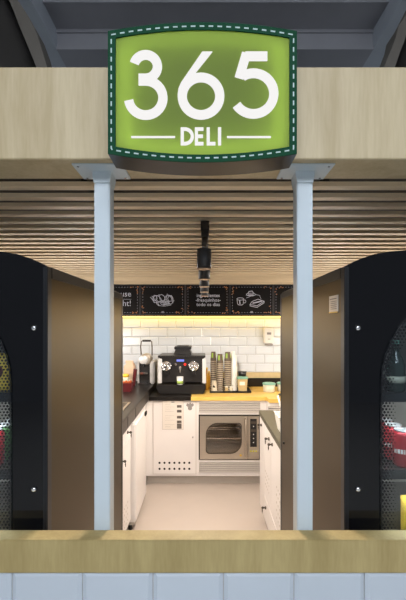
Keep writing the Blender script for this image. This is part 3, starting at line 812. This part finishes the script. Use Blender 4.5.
for z, y0_ in ((PZ(440.4, FY), .05), (PZ(431, FY), .12)):
    rk.box(wx0 - .02, wx1 + .02, FY + y0_, FY + y0_ + .008, z, z + .008); rk.box(wx0 - .02, wx1 + .02, FY + .42, FY + .428, z, z + .006)
    for k in range(12): rk.box(wx0 + k * .03, wx0 + k * .03 + .004, FY + y0_, FY + .428, z + .002, z + .006)
obj('rack', rk, 'chrome', ov)
cp = obj('control_panel', MB().box(PX(248, FY), a1, FY - .012, FY + .010, b0, b1, .002), 'steel', ov)
cx0, cx1 = PX(250, FY), PX(256.6, FY)
obj('display', MB().box(cx0, cx1, FY - .0145, FY - .0122, PZ(446.5, FY), PZ(418.5, FY)), 'black', cp)
for y in (422, 430):
    obj('readout', MB().box(cx0 + .006, cx1 - .008, FY - .016, FY - .0146, PZ(y + 1.4, FY), PZ(y - 1, FY)), 'steel_dark', cp)
for y in (426, 434, 438, 442): obj('button', MB().lathe([(.006, 0), (.006, -.004)], (cx0 + cx1) / 2, FY - .0146, PZ(y, FY), 'Y', 12), 'alu', cp)
for x in (250.8, 253.4, 256): obj('indicator', MB().box(PX(x - .8, FY), PX(x + .8, FY), FY - .0145, FY - .0122, PZ(451.6, FY), PZ(450, FY)), 'amber_led', cp)

# unit to the right of the oven, standing a little forward
FR = 3.97
t = thing('base_cabinet', 'white base cabinet with narrow vent in the far right corner behind the peninsula', 'cabinet', (1.0, FR + .3, 0))
obj('carcass', MB().box(XC + .002, KX - .01, FR, YB - .02, ZB, ZT - .002), 'cab', t)
obj('kickboard', MB().box(XC + .002, KX - .01, FR + .06, FR + .08, 0, ZB - .001), 'cab_edge', t)
louver(PX(268.5, FR), PX(300, FR), .745, .835, FR - .012, t)
# worktops
bw = MB(); bw.box(-.5725, PX(191, 4.06), 4.055, YB - .025, ZT, .91, .002)
solo('black_worktop', bw, 'black_top', 'black worktop under the espresso machine', 'worktop', loc=(-.37, 4.4, ZT))
ww = MB(); ww.prism([(PX(191, 4.06) + .001, 4.055), (XC + .001, 4.055), (XC + .012, FR - .025), (KX - .01, FR - .025), (KX - .01, YB - .025), (PX(191, 4.06) + .001, YB - .025)], ZT, .91, 'Z', .001)
solo('wooden_worktop', ww, 'worktop', 'pale wooden worktop on the back cabinets carrying the cup tray', 'worktop', loc=(.6, 4.4, ZT))

# left counter run
LX = -.585
lc = MB(); lc.box(-KX + .01, LX + .012, 2.30, 4.735, .872, .975, .002, m='black_top')
lc.box(LX + .0125, LX + .0145, 2.31, 4.05, .878, .969, m='black_edge')
for y in (2.75, 2.95, 3.28): lc.box(LX + .0145, LX + .0165, y, y + .012, .885, .962, m='gap')
lcx = solo('black_worktop', lc, None, 'thick black raised worktop along the left side carrying the small coffee machine', 'worktop', loc=(-1.0, 3.3, .872))
t = thing('side_cabinet', 'white cabinet with drawers and keyed locks along the left side', 'cabinet', (-1.0, 2.7, 0))
obj('carcass', MB().box(-KX + .02, LX - .02, 2.32, 3.16, .10, .870), 'cab', t)
obj('kickboard', MB().box(-KX + .02, LX - .06, 2.33, 3.16, 0, .099), 'gap', t)
for y0, y1 in ((2.32, 2.72), (2.725, 3.15)):
    dw = obj('drawer', MB().box(LX - .0195, LX, y0 + .002, y1 - .002, .772, .862, .0015), 'cab', t)
    obj('lock', lock(MB(), LX, y1 - .14, .835, 'X+'), 'steel_dark', dw)
    dw = obj('door', MB().box(LX - .0195, LX, y0 + .002, y1 - .002, .115, .766, .0015), 'cab', t)
    obj('lock', lock(MB(), LX, y0 + .07, .69, 'X+'), 'steel_dark', dw)
    for a in range(4):
        for b_ in range(4): obj('vent_hole', MB().lathe([(.007, 0), (.007, .001)], LX, y0 + .12 + a * .06, .17 + b_ * .045, 'X', 8), 'cab_edge', dw)
t = thing('undercounter_fridge', 'white undercounter fridge beneath the left worktop with slightly protruding door', 'fridge', (-.85, 3.5, 0))
obj('cabinet_body', MB().box(-1.15, LX - .03, 3.18, 3.76, .045, .866, .004), 'cab', t)
fd = obj('door', MB().box(LX - .028, -.548, 3.175, 3.74, .07, .858, .010, seg=3), 'cab', t)
obj('door_handle', MB().box(-.5478, -.535, 3.62, 3.70, .815, .850, .003), 'gap', fd)
obj('seal', MB().box(LX - .0305, LX - .0275, 3.19, 3.75, .08, .85), 'cab_edge', fd)
obj('base_grille', MB().box(LX - .029, -.56, 3.19, 3.74, .045, .068, .002), 'cab_edge', t)
for y in (3.22, 3.70): obj('foot', MB().lathe([(.018, 0), (.014, .044)], -.60, y, 0, n=14), 'black', t)
for y in (3.22, 3.70): obj('foot', MB().lathe([(.018, 0), (.014, .044)], -1.10, y, 0, n=14), 'black', t)
solo('filler_panel', MB().box(-.63, XA - .002, 3.80, FY - .004, .0, .868).box(-.63, LX - .02, 3.765, 3.80, .0, .868), 'cab', 'white corner filler panel between the undercounter fridge and the back cabinet', 'panel', loc=(-.62, 3.9, .0))
# stainless well in the left worktop
sw = MB(); sx0, sx1, sy0, sy1 = -1.05, -.635, 3.10, 3.42
t = thing('ice_well', 'stainless steel insert with pale rim set on the left worktop', 'steel insert', (-.84, 3.26, .975))
obj('rim', MB().box(sx0, sx1, sy0, sy0 + .02, .9755, .984, .002).box(sx0, sx1, sy1 - .02, sy1, .9755, .984, .002).box(sx0, sx0 + .02, sy0 + .02, sy1 - .02, .9755, .984, .002).box(sx1 - .02, sx1, sy0 + .02, sy1 - .02, .9755, .984, .002), 'steel', t)
obj('lid', MB().box(sx0 + .021, sx1 - .021, sy0 + .021, sy1 - .021, .9755, .980, .001), 'steel_dark', t)

# right peninsula
RX = .470
t = thing('peninsula_cabinet', 'white cabinet with keyed locks and holed doors along the right side of the aisle', 'cabinet', (.75, 2.9, 0))
obj('carcass', MB().box(RX + .02, 1.05, 2.32, 3.44, .10, .868), 'cab', t)
obj('kickboard', MB().box(RX + .06, 1.0, 2.34, 3.40, 0, .099), 'cab_edge', t)
for n_, (y0, y1, yl) in enumerate(((2.33, 2.85, 2.78), (2.855, 3.17, 2.92), (3.175, 3.435, 3.32))):
    z0 = .30 if n_ < 2 else .115
    dw = obj('door', MB().box(RX, RX + .0195, y0 + .002, y1 - .002, z0, .862, .0015), 'cab', t)
    obj('lock', lock(MB(), RX, yl, .812, 'X-'), 'steel_dark', dw)
    if n_ < 2:
        h0 = .38 if n_ == 0 else .41
        for a in range(4):
            for b_ in range(5 if n_ == 0 else 3): obj('vent_hole', MB().lathe([(.008, 0), (.008, -.001)], RX, (2.46 if n_ == 0 else 2.94) + a * .055, h0 + b_ * .05, 'X', 8), 'cab_edge', dw)
dw = obj('drawer', MB().box(RX, RX + .0195, 2.332, 3.168, .115, .294, .0015), 'cab', t)
obj('lock', lock(MB(), RX, 3.08, .235, 'X-'), 'steel_dark', dw)
solo('olive_worktop', MB().box(RX - .006, 1.06, 2.31, 3.446, .870, .908, .002), 'olive', 'olive grey worktop on the right peninsula cabinet', 'worktop', loc=(.76, 2.88, .87))

# ================================================================== THINGS ON THE COUNTERS
# two-group espresso machine
EY = 4.20
def E(x): return PX(x, EY)
def EZ(y): return PZ(y, EY)
zb = .9102
em = thing('espresso_machine', 'black two-group espresso machine with chrome dials on the black worktop', 'coffee machine', (E(181), EY + .2, zb))
bd = MB(); bd.box(E(159), E(204), EY + .05, EY + .42, zb + .12, EZ(357.5), .006); bd.box(E(157.5), E(205.5), EY + .03, EY + .43, EZ(358), EZ(355.8), .004)
bd.box(E(160), E(203), EY + .20, EY + .42, zb + .02, zb + .12, .004)
obj('body', bd, 'black', em)
obj('drip_tray', MB().prism([(E(159), zb + .005), (E(203.5), zb + .005), (E(205.5), zb + .06), (E(205.5), zb + .098), (E(156.5), zb + .098), (E(156.5), zb + .06)], EY, EY + .24, 'Y', .004), 'black', em)
gr = MB()
for k in range(16): gr.box(E(160) + k * .028, E(160) + k * .028 + .012, EY + .01, EY + .195, zb + .0985, zb + .102)
obj('tray_grille', gr, 'steel_dark', em)
for x0, x1 in ((157.3, 161.5), (202.3, 206)):
    obj('side_column', MB().box(E(x0), E(x1), EY + .03, EY + .06, zb + .11, EZ(359), .006), 'alu', em)
for x in (166.2, 193.6):
    g = obj('dial', MB().lathe([(.055, .05), (.056, .012), (.050, 0), (.042, -.004), (.036, .004), (.020, .006), (.016, -.006), (.006, -.010)], E(x), EY, EZ(366.2), 'Y', 28), 'chrome', em)
    obj('group_head', MB().box(E(x - 2), E(x + 2), EY - .012, EY + .05, EZ(375), EZ(371.5), .003), 'black', g)
obj('display', MB().box(E(176.3), E(183.8), EY + .044, EY + .0495, EZ(361.9), EZ(359.9)), 'screen', em)
for x, m_ in ((175.4, 'chrome'), (184.8, 'red_led')):
    obj('button', MB().lathe([(.013, .05), (.013, .038), (.009, .034)], E(x), EY, EZ(364.8), 'Y', 16), m_, em, 'red lit button' if m_ == 'red_led' else 'chrome button')
obj('spout', MB().lathe([(.007, 0), (.010, .03), (.014, .06), (.012, .07)], E(180), EY + .02, EZ(373), 'Z', 16).box(E(178.8), E(181.2), EY + .01, EY + .05, EZ(370), EZ(366.5), .003), 'chrome', em)
obj('recess', MB().box(E(175.5), E(184.5), EY + .0450, EY + .0495, EZ(384), EZ(371)), 'gap', em)
hp = MB(); hp.prism([(E(172.6), EZ(355.7)), (E(191.2), EZ(355.7)), (E(189.6), EZ(350.6)), (E(174.4), EZ(350.6))], EY + .12, EY + .36, 'Y', .003)
obj('bean_hopper', hp, 'black', em)
obj('hopper_lid', MB().box(E(173.4), E(190.8), EY + .11, EY + .37, EZ(350.4), EZ(347.2), .005).box(E(176), E(188), EY + .16, EY + .30, EZ(347.2), EZ(346.4), .002), 'black_trim', em)
for x in (160.5, 202): obj('foot', MB().lathe([(.014, 0), (.012, .006)], E(x), EY + .05, zb - .0, n=12), 'black', em)
cu = thing('glass_cup', 'small steel cup with green print under the espresso machine spout', 'cup', (E(180), EY + .0, zb + .1022))
obj('cup_body', MB().lathe([(.026, 0), (.030, .003), (.036, .085), (.033, .085), (.028, .006)], E(180), EY + .0, zb + .1022, n=24), 'alu', cu)
obj('printed_band', MB().lathe([(.0315, .012), (.0344, .042)], E(180), EY + .0, zb + .1022, n=24), 'cup_green', cu)

# small capsule machine on the left worktop
SY = 4.42
def S(x): return PX(x, SY)
def SZ(y): return PZ(y, SY)
z0 = .9752
cm = thing('capsule_coffee_machine', 'small black and silver coffee machine with raised handle on the left worktop', 'coffee machine', (S(145), SY + .12, z0))
obj('body', MB().box(S(138.6), S(149.2), SY + .05, SY + .30, z0, SZ(357.2), .012, seg=3), 'black', cm)
obj('side_panel', MB().box(S(149.3), S(154.4), SY + .03, SY + .30, z0 + .004, SZ(361.5), .014, seg=3), 'alu', cm, 'silver water tank side')
obj('side_panel', MB().box(S(136.6), S(138.4), SY + .05, SY + .28, z0 + .004, SZ(360), .006), 'alu', cm, 'silver left side')
obj('head', MB().lathe([(.052, .20), (.060, .18), (.064, .03), (.060, .006), (.05, 0)], S(145.2), SY + .01, SZ(359.6), 'Y', 30), 'steel', cm)
obj('front_dial', MB().lathe([(.048, 0), (.050, -.006), (.044, -.010), (.008, -.011)], S(143.4), SY + .01, SZ(360), 'Y', 26), 'alu', cm)
obj('spout', MB().prism([(S(141.8), SZ(363.6)), (S(145), SZ(363.6)), (S(143.4), SZ(367))], SY + .0, SY + .05, 'Y'), 'chrome', cm)
obj('cup_recess', MB().box(S(139.5), S(148.2), SY + .042, SY + .0495, SZ(381), SZ(373.4)), 'gap', cm)
obj('drip_tray', MB().box(S(138.4), S(149), SY - .04, SY + .048, z0, z0 + .028, .006).box(S(139.5), S(148), SY - .02, SY + .04, SZ(374.2), SZ(372.2), .003), 'chrome', cm)
hd = []
for x, y in ((140.4, 355), (139.8, 347), (140.6, 341.6), (142.6, 340.6), (149.2, 340.6), (151, 341.8), (151.4, 348), (151.4, 356)):
    hd.append((S(x), SY + .06, SZ(y)))
obj('handle', MB().tube(hd, .0065, 10), 'steel_dark', cm)
obj('handle_grip', MB().box(S(141.6), S(150.2), SY + .048, SY + .072, SZ(342), SZ(340), .003), 'black', cm)

# red basket with sachets, jar, kraft bag, red carton on the left worktop
BY = 3.98
def B(x): return PX(x, BY)
t = thing('red_basket', 'dark red open box of orange sachets on the left worktop', 'box', (B(125.5), BY + .05, z0))
x0, x1 = B(120.0), B(131.0); zt_ = PZ(379.5, BY)
zt_ = z0 + .085
bk = MB(); bk.box(x0, x1, BY, BY + .005, z0, zt_); bk.box(x0, x1, BY + .115, BY + .12, z0, zt_); bk.box(x0, x0 + .005, BY + .005, BY + .115, z0, zt_); bk.box(x1 - .005, x1, BY + .005, BY + .115, z0, zt_); bk.box(x0 + .005, x1 - .005, BY + .005, BY + .115, z0, z0 + .005)
obj('tub', bk, 'red', t)
for k in range(4):
    xx = x0 + .008 + k * .024
    sc_ = MB(); sc_.box(xx, xx + .020, BY + .015, BY + .10, z0 + .006, zt_ + .008 + .008 * (k % 2), .004)
    solo('sachet', sc_, 'snack', 'orange sachet in the dark red box, ' + ['leftmost', 'second from left', 'third from left', 'rightmost'][k], 'sachet', 'orange sachets in the red box', loc=(xx + .01, BY + .055, z0 + .006))
JY = 4.28
t = thing('storage_jar', 'cloudy jar with yellow filling behind the red box', 'jar', (PX(125.5, JY), JY, z0))
obj('jar_body', MB().lathe([(.036, 0), (.040, .005), (.040, .10), (.034, .11)], PX(125.5, JY), JY, z0), 'tub', t)
obj('jar_lid', MB().lathe([(.038, .1105), (.038, .135), (.03, .14)], PX(125.5, JY), JY, z0), 'yellow', t)
t = thing('paper_bag', 'pale pinkish paper bag standing against the tiles beside the small coffee machine', 'bag', (PX(129.5, 4.52), 4.52, z0))
bg = MB(); xx = PX(129.5, 4.5)
bg.prism([(xx - .055, z0), (xx + .055, z0), (xx + .060, z0 + .20), (xx + .045, z0 + .235), (xx - .02, z0 + .245), (xx - .06, z0 + .20)], 4.46, 4.56, 'Y', .008)
obj('bag_body', bg, 'kraft', t)
obj('folded_top', MB().box(xx - .045, xx + .04, 4.49, 4.53, z0 + .236, z0 + .262, .004), 'kraft', t)
rc = MB(); xx = PX(133.6, 4.36)
rc.prism([(xx - .016, z0), (xx + .014, z0), (xx + .036, z0 + .18), (xx + .002, z0 + .19)], 4.34, 4.39, 'Y', .003)
solo('red_menu_holder', rc, 'red', 'dark red leaning holder between the red box and the small coffee machine', 'holder', loc=(xx, 4.36, z0))

# tray with cup stacks
TY = 4.36
def T(x): return PX(x, TY)
zw = .9102
tr_ = MB(); tx0, tx1 = T(209.6), T(250.6)
tr_.box(tx0, tx1, TY - .07, TY + .20, zw, zw + .006, .001)
for a in ((tx0, tx1, TY - .07, TY - .064), (tx0, tx1, TY + .194, TY + .20), (tx0, tx0 + .006, TY - .064, TY + .194), (tx1 - .006, tx1, TY - .064, TY + .194)): tr_.box(a[0], a[1], a[2], a[3], zw + .006, zw + .020)
solo('serving_tray', tr_, 'black_trim', 'black low-rimmed tray of cup stacks on the wooden worktop', 'tray', loc=((tx0 + tx1) / 2, TY + .06, zw))
zt0 = zw + .0065
def cup_stack(x, y, ht, r, label, lid=True, base='cup_brown', rim='cup_rim', pitch=.021, group='nested cup stacks on the black tray'):
    """nested paper cups standing upside down: only the rims of the lower ones show"""
    t = thing('cup_stack', label, 'cups', (x, y, zt0), group)
    n = int((ht - .09) / pitch)
    for k in range(n):
        z = zt0 + k * pitch
        c = MB(); c.lathe([(r, 0), (r + .0015, .002), (r + .0015, .005), (r, .007), (r * .965, pitch - .0004)], x, y, z, n=20, m=base)
        c.lathe([(r + .0012, .0), (r + .0022, .0015), (r + .0022, .0045), (r + .0012, .0062)], x, y, z, n=20, m=rim)
        obj('cup', c, None, t)
    z = zt0 + n * pitch
    c = MB(); c.lathe([(r, 0), (r + .0015, .003), (r * .97, .008), (r * .74, .088), (r * .70, .088)], x, y, z, n=20, m=base)
    top = obj('cup', c, None, t)
    if lid:
        g = MB(); b = g.bm
        for a0 in (225, 320):
            vs0 = []; vs1 = []
            for a in range(0, 41, 10):
                aa = math.radians(a0 + a)
                vs0.append(b.verts.new((x + (r * .945) * math.cos(aa), y + (r * .945) * math.sin(aa), z + .022)))
                vs1.append(b.verts.new((x + (r * .80) * math.cos(aa), y + (r * .80) * math.sin(aa), z + .074)))
            for i in range(4): b.faces.new((vs0[i], vs0[i + 1], vs1[i + 1], vs1[i]))
        for v in b.verts: v.co.x = x + (v.co.x - x) * 1.02; v.co.y = y + (v.co.y - y) * 1.02
        obj('green_print', g, 'cup_green', top)
    return t
cup_stack(T(213.6), TY + .12, .435, .033, 'brown and green paper cup stack at the left end of the tray')
cup_stack(T(220.1), TY + .04, .425, .036, 'brown and green paper cup stack second from the left on the tray')
cup_stack(T(228.0), TY + .06, .430, .038, 'tallest brown ribbed paper cup stack in the middle of the tray')
cup_stack(T(234.6), TY + .06, .385, .031, 'white plastic cup stack right of the brown stacks', False, 'cup_white', 'cup_white', .012)
cup_stack(T(234.0), TY + .14, .43, .028, 'white plastic cup stack behind the front white one', False, 'cup_white', 'cup_white', .012)
c = thing('paper_cup', 'single pale paper cup with dark print, upside down at the tray front left', 'cup', (T(214.2), TY - .02, zt0))
obj('cup_body', MB().lathe([(.034, 0), (.0355, .004), (.033, .008), (.024, .115), (.022, .115)], T(214.2), TY - .022, zt0, n=24), 'cup_rim', c)
pm = MB(); xx = T(214.0)
pm.prism([(xx - .016, zt0 + .055), (xx - .004, zt0 + .047), (xx + .014, zt0 + .05), (xx + .006, zt0 + .064), (xx - .006, zt0 + .074)], TY - .054, TY - .049, 'Y')
obj('printed_mark', pm, 'gap', c)
for x, m_, lab in ((226.2, 'beige', 'small beige sugar jar on the front of the tray, left of its twin'), (230.8, 'tub', 'small jar with white lid on the front of the tray')):
    t = thing('sugar_jar', lab, 'jar', (T(x), TY - .04, zt0))
    obj('jar_body', MB().lathe([(.016, 0), (.018, .003), (.018, .045), (.014, .052)], T(x), TY - .045, zt0, n=18), m_, t)
    obj('jar_lid', MB().lathe([(.015, .0525), (.015, .062)], T(x), TY - .045, zt0, n=18), 'cup_white', t)
t = thing('storage_tub', 'square see-through tub with teal lid and paper label on the tray', 'tub', (T(242.2), TY + .02, zt0))
obj('tub_body', MB().prism([(T(238.4), zt0), (T(246.4), zt0), (T(247.4), zt0 + .135), (T(237.4), zt0 + .135)], TY - .03, TY + .07, 'Y', .004), 'beige', t)
obj('tub_lid', MB().box(T(236.9), T(247.9), TY - .036, TY + .076, zt0 + .136, zt0 + .156, .004), 'teal', t)
obj('paper_label', MB().box(T(239.4), T(244.6), TY - .0325, TY - .0305, zt0 + .070, zt0 + .108), 'paper', t)
solo('dark_bowl', MB().lathe([(.025, 0), (.028, .004), (.047, .034), (.044, .034), (.026, .008)], T(243.4), TY + .145, zt0 + .0, n=24).lathe([(.044, .034), (.03, .10), (.045, .165), (.05, .20)], T(243.4), TY + .145, zt0, n=24), 'black', 'dark metal pitcher behind the teal-lidded tub', 'pitcher', loc=(T(243.4), TY + .145, zt0))
# syrup bottles at left of tray
for x, h, y in ((206.8, .25, 4.50), (209.0, .20, 4.60)):
    t = thing('syrup_bottle', ('taller' if h > .22 else 'shorter') + ' amber syrup bottle between the espresso machine and the cup stacks', 'bottle', (PX(x, y), y, zw), 'syrup bottles behind the cup tray')
    obj('bottle_body', MB().lathe([(.020, 0), (.022, .004), (.022, h * .6), (.010, h * .78), (.009, h * .92)], PX(x, y), y, zw, n=20), 'syrup', t)
    obj('bottle_cap', MB().lathe([(.011, h * .921), (.011, h)], PX(x, y), y, zw, n=16), 'yellow', t)
# tubs with teal lids to the right
for x0_, x1_, y, lab in ((262.5, 275.5, 4.36, 'round cloudy tub with teal lid on the worktop, left one of the pair'), (276.8, 289, 4.40, 'round cloudy tub with teal lid, partly behind the right cooler')):
    xc = (PX(x0_, y) + PX(x1_, y)) / 2; r = (PX(x1_, y) - PX(x0_, y)) / 2
    t = thing('food_tub', lab, 'tub', (xc, y, zw), 'teal-lidded tubs on the wooden worktop')
    obj('tub_body', MB().lathe([(r * .82, 0), (r * .86, .004), (r * .95, .082)], xc, y, zw, n=28), 'tub', t)
    obj('tub_lid', MB().lathe([(r, .0825), (r * 1.01, .086), (r * 1.01, .096), (r * .9, .100)], xc, y, zw, n=28), 'teal', t)
solo('shallow_dish', MB().lathe([(.035, 0), (.04, .003), (.068, .022), (.064, .022), (.036, .006)], PX(284.5, 4.08), 4.08, .9102, n=28), 'black', 'dark shallow dish at the front right of the wooden worktop', 'dish', loc=(PX(284.5, 4.08), 4.08, .9102))
# dispenser
DY = YB - .10
t = thing('wall_dispenser', 'white soap dispenser mounted on the tiled wall at the right', 'dispenser', (PX(269, DY), DY + .05, PZ(345.4, DY)))
x0, x1 = PX(264.4, DY), PX(273.8, DY)
obj('housing', MB().box(x0, x1, DY, YB - .010, PZ(343.4, DY), PZ(327.8, DY), .010, seg=3), 'cup_white', t)
obj('window_mark', MB().box(x0 + .03, x1 - .03, DY - .002, DY - .0002, PZ(334.6, DY), PZ(332.4, DY)).box(x0 + .04, x1 - .04, DY - .002, DY - .0002, PZ(339.4, DY), PZ(338.8, DY)), 'ink', t)
obj('push_lever', MB().box(x0 + .012, x1 - .012, DY - .012, DY + .05, PZ(345.6, DY), PZ(343.6, DY), .004), 'ink', t)
# white bin with utensils on the peninsula
HY = 2.76
zo = .9082
t = thing('utensil_tub', 'white plastic tub standing on the olive worktop beside the right cooler', 'tub', (.575, HY, zo))
def ring(cx_, cy_, z, w, dd): return [(cx_ - w, cy_ - dd, z), (cx_ + w, cy_ - dd, z), (cx_ + w, cy_ + dd, z), (cx_ - w, cy_ + dd, z)]
mb = MB(); b = mb.bm
R_ = [[b.verts.new(p) for p in ring(.575, HY, z, w, dd)] for z, w, dd in ((zo, .060, .080), (zo + .112, .080, .10), (zo + .12, .086, .106), (zo + .12, .076, .096), (zo + .012, .055, .075))]
for k in range(4):
    for i in range(4): b.faces.new((R_[k][i], R_[k][(i + 1) % 4], R_[k + 1][(i + 1) % 4], R_[k + 1][i]))
b.faces.new(R_[0][::-1]); b.faces.new(R_[4]); bmesh.ops.recalc_face_normals(b, faces=b.faces[:])
obj('tub_body', mb, 'cup_white', t)
for k, (xb, yb, xt, yt, zt2) in enumerate(((.56, HY + .02, .515, HY + .07, zo + .235), (.60, HY - .02, .545, HY + .01, zo + .215))):
    u = MB(); u.tube([(xb, yb, zo + .02), ((xb + xt) / 2, (yb + yt) / 2, zo + .14), (xt, yt, zt2)], [.004, .005, .007], 8)
    solo('serving_utensil', u, 'cup_white', 'white utensil handle in the white tub, ' + ('left and taller' if k == 0 else 'right and shorter'), 'utensil', 'utensils in the white tub', loc=(xb, yb, zo + .02))

# ================================================================== LIGHT
w = bpy.data.worlds.new('hall_daylight'); bpy.context.scene.world = w; w.use_nodes = True
nt = w.node_tree; bg = nt.nodes['Background']
bg.inputs['Color'].default_value = (0.78, 0.88, 1.0, 1); bg.inputs['Strength'].default_value = .27
def area(name, loc, rot, sx_, sy_, e, col):
    L_ = bpy.data.lights.new(name, 'AREA'); L_.shape = 'RECTANGLE'; L_.size = sx_; L_.size_y = sy_; L_.energy = e; L_.color = col
    o = bpy.data.objects.new(name, L_); C.objects.link(o); o.location = loc; o.rotation_euler = rot; return o

area('hall_lamp', (0, -1.6, 3.9), (math.radians(38), 0, 0), 5.0, 2.0, 85, (0.86, 0.92, 1.0))
area('hall_lamp', (0, -2.6, 3.9), (0, 0, 0), 6.0, 2.0, 470, (0.90, 0.94, 1.0))

for x in (-1.2, 1.2):  # unseen fill lights behind the coolers, added to brighten tiles, boards and slats
    for y in (2.75, 3.9):
        L_ = bpy.data.lights.new('kitchen_fill_light', 'POINT'); L_.energy = 13; L_.color = (1.0, .93, .86); L_.shadow_soft_size = .12
        o = bpy.data.objects.new('kitchen_fill_light', L_); C.objects.link(o); o.location = (x, y, 1.42)

# ================================================================== CAMERA
cam = bpy.data.cameras.new('camera'); co = bpy.data.objects.new('camera', cam); C.objects.link(co)
co.location = (0, 0, EYE); co.rotation_euler = (PI / 2, 0, 0)
cam.sensor_fit = 'VERTICAL'; cam.sensor_height = 36; cam.sensor_width = 24.36; cam.lens = 24.0
cam.shift_x = -2.0 / 600; cam.shift_y = 24.0 / 600
cam.clip_start = .01; cam.clip_end = 60
sc = bpy.context.scene; sc.camera = co
vs = sc.view_settings; vs.view_transform = 'Standard'; vs.look = 'None'; vs.exposure = 0; vs.gamma = 1; vs.use_curve_mapping = False
